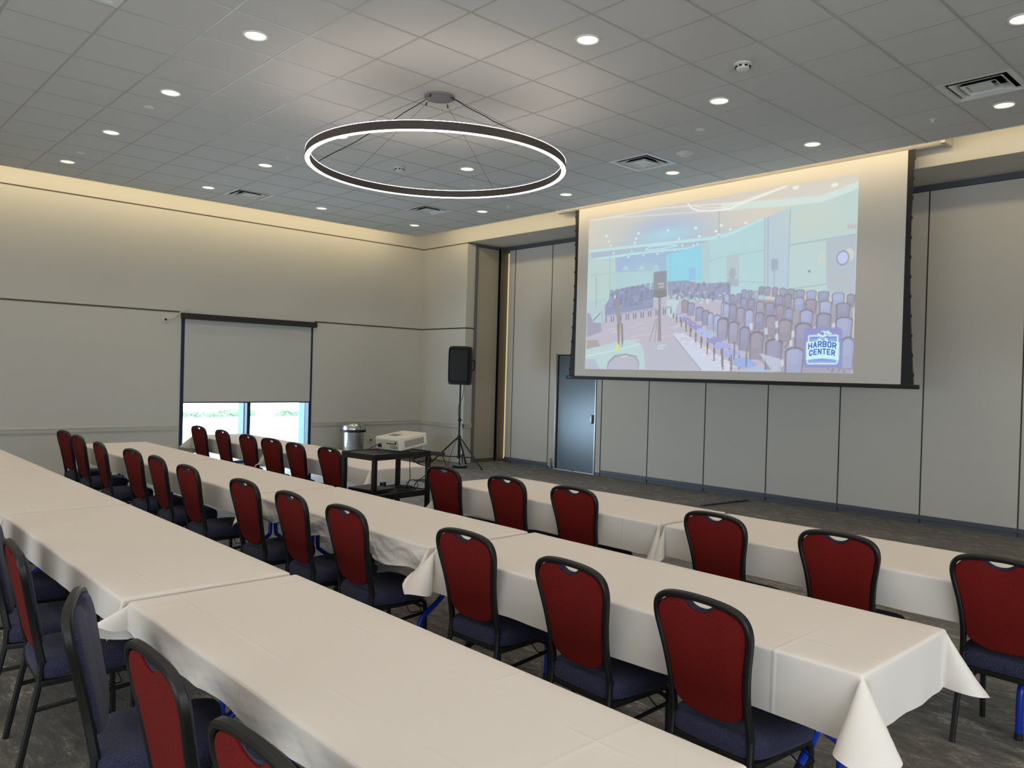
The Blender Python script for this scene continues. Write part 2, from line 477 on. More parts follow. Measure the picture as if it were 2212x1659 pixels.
def panel(x0, x1, label, first_gap=True):
    t = thing('partition_panel', label, 'partition panel', ((x0+x1)/2, YP, 0), 0, 'operable partition panels')
    h = (x1-x0)/2
    bm = NB(); box(bm, -h+0.004, h-0.004, 0, 0.09, 0.10, ZS-0.075, 0.003); obj('panel_face', bm, M_part, t)
    bm = NB(); box(bm, -h+0.002, h-0.002, -0.006, 0.085, 0.045, 0.10, 0.004); box(bm, -h+0.002, h-0.002, 0.004, 0.085, 0.0, 0.045); obj('bottom_seal', bm, M_psweep, t)
    bm = NB(); box(bm, h-0.007, h+0.007, -0.004, 0.02, 0.0, ZS-0.075); obj('edge_trim', bm, M_seam, t)
    return t
panel(-11.36, -11.18, 'narrow partition jamb panel next to the lit vertical gap')
panel(-11.18, -10.18, 'grey partition panel between the lit gap and the panel with the blue pass door')
for k, (a, b) in enumerate([(-8.90, -7.90), (-7.90, -6.825), (-6.825, -5.782), (-5.782, -4.73), (-4.73, -3.687), (-3.687, -2.624), (-2.624, -1.57), (-1.57, -0.5), (-0.5, 0.55), (0.55, 3.5)]):
    if k > 6: continue
    panel(a, b, 'grey floor-to-soffit partition panel, %s one past the blue pass door' % ORD[k])
bm = NB(); box(bm, -1.57, XR, YP, YP+0.1, 0, ZS); struct('wall_back', bm, M_part)

# panel that carries the pass door
dp = thing('partition_panel', 'grey partition panel holding the blue-grey pass door', 'partition panel', (-9.54, YP, 0), 0, 'operable partition panels')
DX0, DX1, DZ = -9.985+9.54, -9.055+9.54, 2.095
bm = NB()
box(bm, -0.636, DX0-0.002, 0, 0.09, 0.04, ZS-0.075, 0.003); box(bm, DX1+0.002, 0.636, 0, 0.09, 0.04, ZS-0.075, 0.003)
box(bm, DX0-0.002, DX1+0.002, 0, 0.09, DZ+0.002, ZS-0.075)
obj('panel_face', bm, M_part, dp)
bm = NB()
box(bm, DX0-0.03, DX0-0.004, -0.012, 0.05, 0.0, DZ+0.02); box(bm, DX1+0.004, DX1+0.024, -0.012, 0.05, 0.0, DZ+0.02); box(bm, DX0, DX1, -0.006, 0.03, 0.0, 0.022)
obj('door_trim', bm, M_alu, dp)
bm = NB(); box(bm, -0.636, DX0-0.03, 0.0, 0.085, 0, 0.05); box(bm, DX1+0.024, 0.636, 0.0, 0.085, 0, 0.05); obj('bottom_seal', bm, M_psweep, dp)
bm = NB(); box(bm, 0.629, 0.643, -0.004, 0.02, 0.0, ZS-0.075); box(bm, 0.49+0.025, 0.52, -0.003, 0.02, 0, ZS-0.075); obj('edge_trim', bm, M_seam, dp)
bm = NB()
lathe(bm, [(0.018, 0.02), (0.018, 0.10), (0.03, 0.105), (0.03, 0.12), (0.012, 0.125), (0.012, 0.17), (0.022, 0.175), (0.022, 0.19)], 12, -0.53, -0.026)
obj('floor_bolt', bm, M_alu, dp, True)

bm = NB(); box(bm, DX0, DX1, 0.022, 0.06, 0.024, DZ-0.012, 0.003)
dr = obj('door_1', bm, M_door); dr['kind'] = 'structure'; dr.location = (-9.54, YP, 0)
bm = NB(); box(bm, DX0-0.003, DX0+0.022, 0.012, 0.024, 0.02, DZ); box(bm, DX0, DX1, 0.012, 0.024, DZ-0.014, DZ)
obj('door_gasket', bm, M_dark, dr)
bm = NB(); box(bm, DX1-0.105, DX1-0.055, -0.012, 0.022, 0.885, 1.04, 0.008); lathe(bm, [(0.022, 0), (0.022, 0.03), (0.014, 0.034)], 16)
o = obj('door_handle', bm, M_alu, dr, True)

# storage pocket on the column return: jamb trim, pocket door, glowing strip for the lit gap
bm = NB(); box(bm, XC-0.05, XC+0.02, YB+0.20, YB+0.262, 0, ZS); struct('trim_5', bm, M_pmetal)
pk = thing('pocket_door', 'grey storage pocket door on the corner column return', 'pocket door', (XC, (YB+0.26+10.34)/2, 0))
bm = NB(); box(bm, -0.06, 0.0, -0.268, 0.268, 0.06, ZS-0.06, 0.003); obj('door_leaf', bm, mat('pocket_paint', (178, 170, 152), 0.7, var=0.03), pk)
bm = NB(); box(bm, -0.06, 0.004, -0.268, 0.268, 0.0, 0.055); obj('kick_strip', bm, M_psweep, pk)
bm = NB(); box(bm, -0.06, 0.004, -0.268, 0.268, ZS-0.06, ZS); obj('head_track', bm, M_psweep, pk)
bm = NB()
for z in (3.6, 1.6, 0.6): box(bm, -0.01, 0.012, -0.275, -0.255, z, z+0.1, 0.003)
obj('hinge', bm, M_alu, pk)
bm = NB(); box(bm, -11.50, -11.372, YP+0.10, YP+0.12, 0.05, ZS-0.1); struct('gap_glow', bm, M_gap_glow)  # glowing strip added in place of light from the room beyond
bm = NB(); box(bm, -11.535, -11.50, 10.345, YP+0.2, 0, ZS); struct('trim_7', bm, M_jamb)

# ------------------------------------------------------------------ ceiling fittings
def downlight():
    t = thing('recessed_downlight', 'x', 'ceiling light', (0, 0, ZC), 0, 'recessed ceiling downlights')
    bm = NB(); prof = [(0.098, 0.0), (0.096, -0.008), (0.084, -0.009), (0.078, -0.001)]
    lathe(bm, prof, 36, cap0=False, cap1=False); obj('trim_ring', bm, M_white, t, True)
    bm = NB(); lathe(bm, [(0.0805, -0.003), (0.06, -0.006), (0.02, -0.0075)], 36, cap0=False); obj('lens', bm, M_lens, t, True)
    return t
LROWS = {10: ([6, 3, 0, -3, -6, -9], 'in the row nearest the screen'),
         7: ([7, 3, -3, -6, -9], 'in the second row from the screen'),
         4: ([3, -3, -6, -9], 'in the third row from the screen'),
         1: ([0, -3, -6, -9], 'in the fourth row from the screen')}
first = None
for j, (ii, rowname) in LROWS.items():
    for n, i in enumerate(sorted(ii)):
        lab = 'round ceiling downlight, %s from the window wall %s' % (ORD[n], rowname)
        loc = (GX+T*(i+0.5), GY+T*(j+0.5), ZC)
        if first is None:
            first = downlight(); first.location = loc; first['label'] = lab
        else:
            dup(first, loc, 0, lab)

def vent():
    t = thing('ceiling_vent', 'x', 'air vent', (0, 0, ZC), 0, 'square ceiling air diffusers')
    h = T/2-0.012
    def sqring(bm, a0, z0, a1, z1):
        A = [bm.verts.new((sx*a0, sy*a0, z0)) for sx, sy in ((-1, -1), (1, -1), (1, 1), (-1, 1))]
        B = [bm.verts.new((sx*a1, sy*a1, z1)) for sx, sy in ((-1, -1), (1, -1), (1, 1), (-1, 1))]
        for k in range(4):
            l = (k+1) % 4
            bm.faces.new((A[k], A[l], B[l], B[k]))
    bm = NB(); sqring(bm, h+0.012, -0.002, h-0.045, -0.004); sqring(bm, h-0.045, -0.004, h-0.055, 0.02); obj('vent_frame', bm, M_vent, t)
    bm = NB(); sqring(bm, h+0.011, 0.0, h+0.011, 0.11); quad(bm, [(-h, -h, 0.11), (h, -h, 0.11), (h, h, 0.11), (-h, h, 0.11)]); obj('duct_box', bm, M_dark, t)
    for a0, a1, zl in ((0.205, 0.15, -0.006), (0.135, 0.085, -0.01)):
        bm = NB(); sqring(bm, a0, zl, a1, 0.045); sqring(bm, a0, zl, a0+0.004, zl+0.003)
        nf = len(bm.faces); sqring(bm, a0+0.004, zl+0.003, a1+0.004, 0.049)
        bm.faces.ensure_lookup_table()
        for f in bm.faces[nf:]: f.material_index = 1  # louver backs coloured dark as the shade in the gaps
        lo = obj('louver', bm, M_vent, t); lo.data.materials.append(M_dark)
    bm = NB(); quad(bm, [(-.09, -.09, -0.004), (.09, -.09, -0.004), (.09, .09, -0.004), (-.09, .09, -0.004)]); sqring(bm, 0.09, -0.004, 0.07, 0.03); obj('center_plate', bm, M_vent, t)
    return t
VL = ['square white air diffuser in the ceiling beside the projection screen center', 'square white air diffuser in the ceiling near the window wall corner',
      'big square white air diffuser in the ceiling past the end of the screen case', 'square white air diffuser cut by the upper picture edge', 'square white air diffuser at the picture edge nearest the window wall']
v0 = None
for (i, j), lab in zip(VENTS, VL):
    loc = (GX+T*(i+0.5), GY+T*(j+0.5), ZC)
    if v0 is None: v0 = vent(); v0.location = loc; v0['label'] = lab
    else: dup(v0, loc, 0, lab)

def disc(name, i, j, prof, m, label, cat, group=None, seg=28):
    bm = NB(); lathe(bm, prof, seg, cap0=False)
    o = obj(name, bm, m, None, True, 0.9); o.location = (GX+T*(i+0.5), GY+T*(j+0.5), ZC)
    return tag(o, label, cat, group)
for (i, j, lab) in [(4, 6, 'white round smoke detector nearest the camera, toward the screen end'), (-4, 6, 'white round smoke detector seen inside the hanging ring light')]:
    t = thing('smoke_detector', lab, 'smoke detector', (GX+T*(i+0.5), GY+T*(j+0.5), ZC), 0, 'ceiling smoke detectors')
    bm = NB(); lathe(bm, [(0.072, 0), (0.07, -0.012), (0.055, -0.02)], 28, cap0=False); obj('base_plate', bm, M_white, t, True)
    bm = NB(); lathe(bm, [(0.056, -0.02), (0.056, -0.03), (0.048, -0.048), (0.03, -0.054), (0.004, -0.055)], 28, cap0=False, cap1=True); obj('sensor_cap', bm, M_white, t, True)
    bm = NB()
    for k in range(8):
        a = k*PI/4+0.2
        box(bm, 0.052*math.cos(a)-0.011, 0.052*math.cos(a)+0.011, 0.052*math.sin(a)-0.011, 0.052*math.sin(a)+0.011, -0.034, -0.024)
    obj('intake_slot', bm, M_dark, t)
disc('ceiling_sensor', 1, 9, [(0.1, 0), (0.1, -0.006), (0.07, -0.012), (0.06, -0.03), (0.045, -0.036), (0.003, -0.036)], M_white, 'pale round ceiling sensor beside the air diffuser near the screen', 'ceiling sensor')
for (i, j, lab) in [(2, 8, 'small white sprinkler cover disc nearest the projection screen case'), (-4, 1, 'small white sprinkler cover disc between two downlights, second from the window wall in its row'),
                    (-8, 1, 'small white sprinkler cover disc closest to the window wall glow'), (-4, 8, 'small white sprinkler cover disc seen inside the ring light'), (-8, 8, 'small white sprinkler cover disc by the far diffuser and room corner')]:
    disc('ceiling_sprinkler_cover', i, j, [(0.048, 0.0), (0.048, -0.006), (0.04, -0.008), (0.002, -0.008)], M_white, lab, 'sprinkler cover', 'sprinkler cover discs', 24)
for (i, j, lab) in [(-5, 4, 'tiny ceiling sprinkler head with red bulb beside the ring light'), (-8, 4, 'tiny ceiling sprinkler head with red bulb nearest the bright window wall edge'),
                    (-8, 7, 'tiny ceiling sprinkler head with red bulb below the ring near the far corner'), (-5, 10, 'tiny ceiling sprinkler head by the bulkhead next to the screen case end'), (5, 10, 'tiny ceiling sprinkler head above the bracket end of the screen case')]:
    t = thing('fire_sprinkler', lab, 'sprinkler', (GX+T*(i+0.5), GY+T*(j+0.5), ZC), 0, 'ceiling sprinkler heads')
    bm = NB(); lathe(bm, [(0.032, 0), (0.03, -0.005), (0.01, -0.007), (0.009, -0.02), (0.02, -0.032), (0.02, -0.034), (0.002, -0.034)], 16, cap0=False); obj('deflector', bm, M_vent, t, True)
    bm = NB(); lathe(bm, [(0.006, -0.012), (0.007, -0.026), (0.004, -0.03)], 8); obj('bulb', bm, M_red_dot, t)

# hanging ring light
RC = (-5.953, 4.504)
ring = thing('ring_pendant_light', 'large glowing ring pendant light hanging from the tiled ceiling', 'pendant light', (RC[0], RC[1], ZC))
def hoop(bm, ro, ri, z0, z1, seg=160):
    sec = [(ro, z0), (ro, z1), (ri, z1), (ri, z0)]
    R = [[bm.verts.new((r*math.cos(2*PI*i/seg), r*math.sin(2*PI*i/seg), z)) for r, z in sec] for i in range(seg)]
    for i in range(seg):
        A, B = R[i], R[(i+1) % seg]
        for k in range(4):
            bm.faces.new((A[k], A[(k+1) % 4], B[(k+1) % 4], B[k]))
Z0, Z1 = 3.614-ZC, 3.684-ZC
bm = NB(); hoop(bm, 1.203, 1.165, Z0, Z1); obj('ring_body', bm, M_bronze, ring, True, 0.5)
bm = NB(); hoop(bm, 1.2035, 1.1645, Z0-0.004, Z0-0.0005); obj('lower_diffuser', bm, M_glow, ring, True, 0.5)
bm = NB(); hoop(bm, 1.2035, 1.1645, Z1+0.0005, Z1+0.0035); obj('upper_diffuser', bm, M_glow, ring, True, 0.5)
bm = NB(); lathe(bm, [(0.14, 0), (0.14, -0.018), (0.134, -0.022), (0.004, -0.022)], 40, cap0=False); obj('canopy', bm, M_canopy, ring, True)
for k, a in enumerate((0.35, 1.95, 3.35, 5.1)):
    ca, sa = math.cos(a), math.sin(a)
    bm = NB(); tube(bm, [(0.12*ca, 0.12*sa, -0.02), (1.18*ca, 1.18*sa, Z1)], 0.0016, 5); lathe(bm, [(0.006, -0.06), (0.006, -0.03)], 8, 0.16*ca, 0.16*sa)
    obj('suspension_cable', bm, M_wire, ring)
for a in (3.85, 0.30):
    ca, sa = math.cos(a), math.sin(a)
    pts = [(0.13*ca, 0.13*sa, -0.03)]
    for q in range(1, 12):
        t = q/11
        r = 0.13+(1.18-0.13)*t
        pts.append((r*ca+0.006*math.sin(q*2.1), r*sa+0.006*math.cos(q*1.7), -0.03+(Z1+0.03)*t - 0.02*math.sin(PI*t)))
    bm = NB(); tube(bm, pts, 0.0045, 6); obj('power_cord', bm, M_wire, ring, True)

# ------------------------------------------------------------------ projection screen
YS = 9.32
sx0, sx1, sz0, sz1 = -8.555, -3.548, 1.712, 4.37
scr = thing('projection_screen', 'large lowered projection screen showing a slide of a chair-filled hall', 'projection screen', ((sx0+sx1)/2, YS, 0))
OX = (sx0+sx1)/2
bm = NB(); box(bm, sx0-OX, sx1-OX, 0, 0.004, sz0, sz1); obj('screen_fabric', bm, M_screen, scr)
for sgn, x_in, xt, xb in ((-1, sx0-OX, 0.075, 0.118), (1, sx1-OX, 0.075, 0.14)):
    bm = NB()
    n = 24; outer = []
    for k in range(n+1):
        t = k/n
        z = sz1 + (sz0-sz1)*t
        wd = 0.075 - 0.045*math.sin(PI*min(1, t*1.0))*0.6 + (xb-0.075)*t**2.2
        outer.append((x_in+sgn*wd, z))
    for k in range(n):
        (xa, za), (xc, zc) = outer[k], outer[k+1]
        quad(bm, [(x_in, 0.001, za), (xa, 0.001, za), (xc, 0.001, zc), (x_in, 0.001, zc)])
    obj('side_border', bm, M_black, scr)
    bm = NB()
    tube(bm, [(x+sgn*0.004, 0, z) for x, z in outer], 0.002, 5)
    for k in range(1, n, 2):
        x, z = outer[k]; box(bm, x-0.012, x+0.012, -0.006, 0.006, z-0.018, z+0.018, 0.004)
    obj('tension_cord', bm, M_black, scr)
bm = NB(); box(bm, -8.729-OX, -3.35-OX, -0.02, 0.025, 1.665, 1.715, 0.006); bar = obj('bottom_bar', bm, M_black, scr)
bm = NB(); box(bm, -8.68-OX, -8.63-OX, -0.0215, -0.0195, 1.69, 1.698); obj('badge', bm, M_alu, bar)
bm = NB()
sec = [(0.095*math.cos(a), 0.095*math.sin(a)) for a in [2*PI*i/24 for i in range(24)]]
cx0, cx1 = -9.03-OX, -3.20-OX
tube(bm, [(cx0, 0.04, 4.452), (cx1, 0.04, 4.452)], 0.095, 28)
case = obj('screen_case', bm, M_case, scr, True)
bm = NB(); box(bm, cx1, cx1+0.05, -0.04, 0.21, 4.37, 4.50, 0.008); box(bm, cx0-0.03, cx0, -0.02, 0.21, 4.40, 4.52, 0.008); obj('end_bracket', bm, M_case, case)

# ---- the projected slide: drawn as coloured cells on a sheet over the fabric
IX0, IX1, IZ0, IZ1 = -8.336, -4.096, 1.828, 4.195
CW, CH = 560, 316
cv = np.zeros((CH, CW, 3)); cv[:] = (206, 205, 196)
quad_src = [(1272, 472), (1857, 376), (1841, 806), (1265, 798)]; quad_dst = [(0, 0), (1, 0), (1, 1), (0, 1)]
A_ = []; b_ = []
for (x, y), (u, v) in zip(quad_src, quad_dst):
    A_.append([x, y, 1, 0, 0, 0, -u*x, -u*y]); b_.append(u)
    A_.append([0, 0, 0, x, y, 1, -v*x, -v*y]); b_.append(v)
Hm = np.append(np.linalg.solve(np.array(A_, float), np.array(b_, float)), 1).reshape(3, 3)
def uv(p):
    q = Hm @ np.array([p[0], p[1], 1.0]); return q[0]/q[2], q[1]/q[2]
K = 320/2212.0
def A(x, y): return uv((1260+x*K, 370+y*K))
def B(x, y): return uv((1560+x*K, 370+y*K))
def C(x, y): return uv((1260+x*K, 570+y*K))
def D(x, y): return uv((1560+x*K, 570+y*K))
def G(x, y): return uv((1660+x*220/2212.0, 660+y*220/2212.0))
def fill(pts, col, al=1.0):
    P = np.array(pts, float)*(CW, CH)
    x0 = max(0, int(P[:, 0].min())-1); x1 = min(CW, int(P[:, 0].max())+2)
    y0 = max(0, int(P[:, 1].min())-1); y1 = min(CH, int(P[:, 1].max())+2)
    if x1 <= x0 or y1 <= y0: return
    cov = np.zeros((y1-y0, x1-x0))
    for ox in (.17, .5, .83):
        for oy in (.17, .5, .83):
            X, Y = np.meshgrid(np.arange(x0, x1)+ox, np.arange(y0, y1)+oy)
            ins = np.zeros(X.shape, bool)
            for i in range(len(P)):
                xa, ya = P[i]; xb, yb = P[i-1]
                if ya == yb: continue
                ins ^= ((ya > Y) != (yb > Y)) & (X < (xb-xa)*(Y-ya)/(yb-ya)+xa)
            cov += ins
    cov = (cov/9.0*al)[..., None]
    cv[y0:y1, x0:x1] = cv[y0:y1, x0:x1]*(1-cov) + np.array(col)*cov
def line(pts, w, col, al=1.0):
    P = [np.array(p)*(CW, CH) for p in pts]
    for a, b in zip(P, P[1:]):
        d = b-a; L = np.hypot(*d)
        if L < 1e-6: continue
        n = np.array([-d[1], d[0]])/L*w/2
        fill([tuple(q/(CW, CH)) for q in (a+n, b+n, b-n, a-n)], col, al)
def dot(p, rx, ry, col, al=1.0):
    fill([(p[0]+rx*math.cos(t)/CW, p[1]+ry*math.sin(t)/CH) for t in np.linspace(0, 2*PI, 16, False)], col, al)
def blob(p, sx, sy, col, al):
    X, Y = np.meshgrid(np.arange(CW)+.5, np.arange(CH)+.5)
    g = (al*np.exp(-((X-p[0]*CW)/sx)**2-((Y-p[1]*CH)/sy)**2))[..., None]
    cv[:] = cv*(1-g)+np.array(col)*g
# ceiling
fill([(0, 0), (1, 0), (1, .18), (0, .18)], (224, 214, 194), .75)
blob(A(1250, 900), 120, 42, (168, 186, 218), .95)
blob(A(1250, 950), 70, 14, (170, 222, 238), .8)
blob(A(300, 1000), 60, 40, (200, 205, 196), .5)
blob(B(900, 350), 120, 40, (218, 210, 196), .6)
# walls of the far rooms
fill([A(70, 1190), A(1000, 1100), A(1900, 1010), A(2212, 930), B(650, 690), B(650, 2212), A(60, 2212)], (176, 206, 214))
fill([A(85, 1180), A(1000, 1080), A(1900, 985), A(2212, 910), B(650, 690), B(650, 760), A(2212, 990), A(1900, 1030), A(1000, 1120), A(85, 1215)], (186, 232, 236))
fill([A(100, 1220), A(1000, 1125), A(1880, 1035), A(1780, 1090), A(1600, 1140), A(1000, 1190), A(140, 1310)], (172, 190, 206))
fill([A(140, 1305), A(700, 1225), A(1100, 1180), A(1600, 1135), A(1780, 1085), A(1780, 1120), A(1600, 1160), A(1100, 1205), A(700, 1260), A(140, 1330)], (184, 232, 240))
fill([A(480, 1300), A(700, 1260), A(1480, 1185), A(1320, 1250), A(1260, 1320), A(1255, 1500), A(500, 1500)], (158, 184, 218))
fill([A(75, 1320), A(480, 1300), A(490, 2000), A(60, 2000)], (184, 212, 208))
blob(A(900, 1700), 50, 45, (176, 214, 224), .8)
fill([A(1250, 1250), A(1480, 1190), A(1780, 1090), C(1780, 250), C(1250, 280)], (146, 214, 236))
blob(A(1450, 1350), 22, 18, (140, 220, 240), .7)
fill([A(1590, 1450), A(1690, 1435), C(1690, 240), C(1590, 250)], (146, 196, 232))
fill([A(1790, 1110), A(1900, 1040), A(1900, 1700), C(1790, 300)], (180, 208, 214))
for x in (400, 1310): line([A(x, 1230), A(x, 1900)], 2, (160, 190, 205), .8)
line([A(2040, 600), A(2040, 950), A(2030, 1659)], 2, (166, 176, 186), .9)
for q in (640, 880, 1100): fill([A(q, 1400), A(q+60, 1480), A(q-60, 1480)], (186, 222, 232), .6)
line([A(80, 1560), A(480, 1520), A(1240, 1440)], 1.2, (160, 190, 200), .8)
# right wall
fill([A(1900, 1040), A(2212, 960), B(650, 720), B(650, 1800), D(0, 520), A(1900, 1900)], (178, 216, 222))
fill([B(660, 700), B(1035, 540), B(990, 1659), D(980, 400), D(640, 380), B(660, 1659)], (182, 205, 220))
fill([B(1030, 520), B(1500, 470), B(2048, 260), B(2040, 900), B(1990, 1659), D(1960, 500), D(980, 400), B(990, 1659)], (188, 214, 214))
blob(B(1400, 700), 60, 40, (202, 214, 202), .7)
fill([B(0, 600), B(0, 480), B(600, 440), B(1500, 365), B(2050, 155), B(2045, 265), B(1500, 470), B(1030, 520), B(500, 555)], (212, 230, 222))
for x0, y0, x1, y1 in ((650, 690, 640, 2000), (700, 700, 690, 1800), (1030, 570, 990, 1750)): line([B(x0, y0), B(x1, y1)], 1.6, (150, 178, 194), .9)
line([A(1890, 1350), B(0, 1290), B(660, 1180)], 1.2, (160, 190, 198)); line([B(1020, 1110), B(2010, 950)], 2, (160, 182, 196))
fill([B(1560, 1045), B(2010, 960), B(1985, 1659), D(1970, 470), D(1580, 420), B(1560, 1659)], (180, 192, 204))
fill([B(80, 1290), B(270, 1255), B(265, 1659), D(265, 300), D(85, 300)], (182, 200, 206))
for (x, y, r, cc) in ((1490, 1315, 7, (200, 216, 200)), (1900, 1255, 8, (206, 214, 194))): dot(B(x, y), r, r*1.3, cc)
dot(B(1805, 1300), 10.5, 12, (126, 140, 176)); dot(B(1805, 1300), 8.7, 10, (192, 206, 240))
fill([B(740, 1320), B(845, 1310), B(845, 1475), B(745, 1490)], (160, 176, 196)); line([B(790, 1480), D(790, 360)], 2, (162, 182, 200))
for q in (1890, 1925, 1960, 1995): line([B(q, 800), B(q-2, 870)], 2.0, (220, 150, 165), .8)
dot(B(165, 1530), 7, 10, (164, 180, 186)); fill([D(90, 230), D(250, 230), D(260, 340), D(80, 340)], (166, 184, 192))
line([D(1590, 235), D(1970, 225)], 2.5, (190, 190, 176)); line([D(250, 270), D(640, 280)], 1.5, (165, 195, 200)); line([D(1090, 370), D(1560, 310)], 2, (165, 190, 195))
fill([D(1290, 100), D(1330, 100), D(1330, 135), D(1290, 135)], (120, 150, 165))
# ring and lamps on the slide's ceiling
arc = [A(1565, 480), A(1640, 560), A(1750, 590), A(1950, 590), A(2212, 560), B(250, 500), B(600, 370), B(990, 220)]
line(arc, 3.0, (250, 248, 240)); line([A(1660, 515), A(1800, 550), A(2100, 540), B(200, 490), B(560, 360), B(890, 245)], 2, (240, 238, 230), .8)
line([A(95, 735), A(500, 670), A(1100, 555), A(1560, 520)], 3, (240, 232, 214), .8); line([A(300, 700), A(900, 665), A(1500, 625), A(1900, 595)], 2.5, (232, 230, 214), .7)
line([A(1560, 520), A(2212, 480), B(300, 460)], 2, (245, 240, 228), .9)
line([A(930, 1180), A(1000, 1130), A(1200, 1105), A(1420, 1105)], 2, (190, 235, 242)); line([A(930, 1180), A(1100, 1165), A(1300, 1140), A(1420, 1110)], 2, (190, 235, 242))
for x, y, r in ((345, 968, 3.4), (380, 1050, 3), (408, 1110, 2.6), (828, 928, 3.4), (795, 1010, 3), (775, 1075, 2.8), (1270, 885, 3), (1688, 850, 3.6), (1440, 1010, 2.6), (1745, 975, 2.8), (1995, 898, 3.4), (2070, 812, 3.4), (2035, 945, 2.4), (730, 1195, 2.2), (455, 1222, 2.6), (680, 1285, 2.6), (905, 1260, 2.2), (1115, 1235, 2.4), (1190, 1195, 2), (1490, 1112, 2.4), (1655, 1110, 2.2), (1715, 1088, 2.2), (1375, 1185, 2)):
    dot(A(x, y), r, r*.62, (238, 246, 246))
for x, y, r in ((1110, 248, 6), (1690, 212, 6), (360, 775, 3.4), (135, 872, 3), (0, 815, 3)): dot(B(x, y), r, r*.55, (242, 244, 236))
# floor
fill([C(60, 560), C(330, 600), C(1240, 520), C(1500, 560), C(2212, 560), D(0, 560), D(1950, 700), D(1930, 1640), C(2212, 1600), C(40, 1580)], (190, 186, 202))
fill([C(60, 560), C(330, 500), C(330, 830), C(200, 960), C(60, 900)], (178, 208, 214), .9)
fill([C(1250, 540), C(1450, 540), C(1350, 820), C(1250, 760)], (190, 220, 224), .9)
fill([C(1350, 1040), C(1500, 1030), C(2212, 1480), C(2212, 1600), C(1780, 1600)], (206, 216, 236))
rs = random.Random(5)
for k in range(46):
    x, y = rs.uniform(300, 1500), rs.uniform(860, 1250); L = rs.uniform(60, 240)
    line([C(x, y), C(x+L*.5, y-L*.16), C(x+L, y-L*.2)], rs.uniform(1.2, 3), rs.choice([(206, 176, 190), (190, 208, 224), (212, 206, 220), (196, 178, 200)]), .6)
for k in range(90):
    t = rs.random(); x = 1420+t*800+rs.uniform(-40, 120); y = 1080+t*480+rs.uniform(-20, 60)
    line([C(x, y), C(x+70, y+rs.uniform(-25, 15))], 1.4, rs.choice([(240, 242, 250), (212, 190, 204), (186, 198, 224)]), .7)
# chair blocks, far
def block(P, col): fill(P, col)
block([C(330, 640), C(450, 420), C(640, 360), C(900, 320), C(1050, 410), C(1060, 660), C(330, 780)], (142, 152, 184))
for r in range(6):
    for k in range(9):
        x = 370+k*78+r*6; y = 700-r*52-k*14
        fill([C(x, y), C(x+60, y-8), C(x+60, y-50), C(x+8, y-46)], rs.choice([(130, 142, 176), (150, 158, 192), (138, 146, 170), (122, 132, 160)]), .75)
block([C(1265, 270), C(1560, 250), C(1740, 300), C(2212, 280), C(2212, 560), C(1280, 470)], (150, 158, 190))
for k in range(110):
    x, y = rs.uniform(1290, 2190), rs.uniform(330, 580)
    fill([C(x, y), C(x+34, y-4), C(x+34, y-56), C(x+5, y-58)], rs.choice([(128, 136, 158), (146, 150, 178), (138, 144, 160), (158, 166, 196)]), .8)
for k in range(26): dot(C(rs.uniform(1300, 2200), rs.uniform(420, 600)), 2.4, 1.3, (226, 226, 226), .8)
for k in range(9):
    x = 340+k*112; y = 800-k*16
    fill([C(x, y), C(x+92, y-12), C(x+94, y-40), C(x, y-26)], (168, 172, 196)); line([C(x+8, y), C(x+8, y+90)], 2.4, (112, 118, 140)); line([C(x+86, y-10), C(x+86, y+78)], 2.4, (112, 118, 140))
fill([D(0, 620), D(300, 520), D(1955, 600), D(1930, 1640), D(820, 1640), D(420, 1330), D(0, 1080)], (160, 157, 174), .8)
for k in range(70): line([D(40+(k*137) % 1860, 640+(k*71) % 940), D(34+(k*137) % 1860, 700+(k*71) % 940)], 1.6, (118, 112, 116), .7)
# back rows on the right
def chair2(F, x, y, w, h, col, tilt=0.06):
    o = tilt*h
    ring_ = []; inn = []
    for t in np.linspace(PI, 0, 9):
        ring_.append((x+w/2+w/2*math.cos(t), y+h*.18-h*.18*math.sin(t)))
    out = ring_+[(x+w*.93-o, y+h), (x+w*.07-o, y+h)]
    fill([F(*p) for p in out], (120, 118, 128))
    g = [((p[0]-x-w/2)*.86+x+w/2, (p[1]-y)*.93+y+h*.055) for p in out]
    fill([F(*p) for p in g], col)
    g2 = [((p[0]-x-w/2)*.6+x+w*.44, (p[1]-y)*.5+y+h*.09) for p in out]
    fill([F(*p) for p in g2], tuple(min(255, c+14) for c in col), .5)
PUR = [(150, 150, 180), (160, 158, 184), (150, 156, 190), (166, 178, 214), (156, 148, 166), (160, 170, 206), (148, 150, 168)]
for (x, y, w, h) in ((300, 385, 85, 130), (390, 395, 85, 130), (480, 408, 80, 120), (560, 340, 85, 130), (650, 345, 90, 140), (755, 352, 95, 145), (865, 362, 105, 150), (975, 372, 130, 170), (1110, 385, 138, 160), (1265, 398, 155, 160), (1435, 412, 175, 170), (1640, 432, 198, 180), (1860, 452, 130, 200)):
    chair2(D, x, y, w, h, rs.choice(PUR))
for (x, y, w, h) in ((40, 450, 85, 150), (130, 460, 85, 150), (225, 445, 80, 150), (290, 510, 100, 170), (395, 525, 112, 180), (520, 560, 130, 190), (650, 575, 150, 200), (800, 470, 130, 200), (940, 450, 110, 210), (1080, 500, 160, 200), (1245, 525, 180, 220), (1455, 555, 190, 200), (1700, 580, 220, 240)):
    chair2(D, x, y, w, h, rs.choice(PUR))
for (x, y, w, h) in ((0, 570, 100, 230), (30, 590, 100, 220), (120, 600, 115, 240), (230, 650, 120, 240), (355, 680, 130, 270), (500, 725, 145, 250), (655, 765, 185, 320), (810, 610, 130, 220), (945, 660, 130, 240), (1165, 680, 200, 300), (1410, 730, 230, 330), (1690, 790, 265, 330)):
    chair2(D, x, y, w, h, rs.choice(PUR))
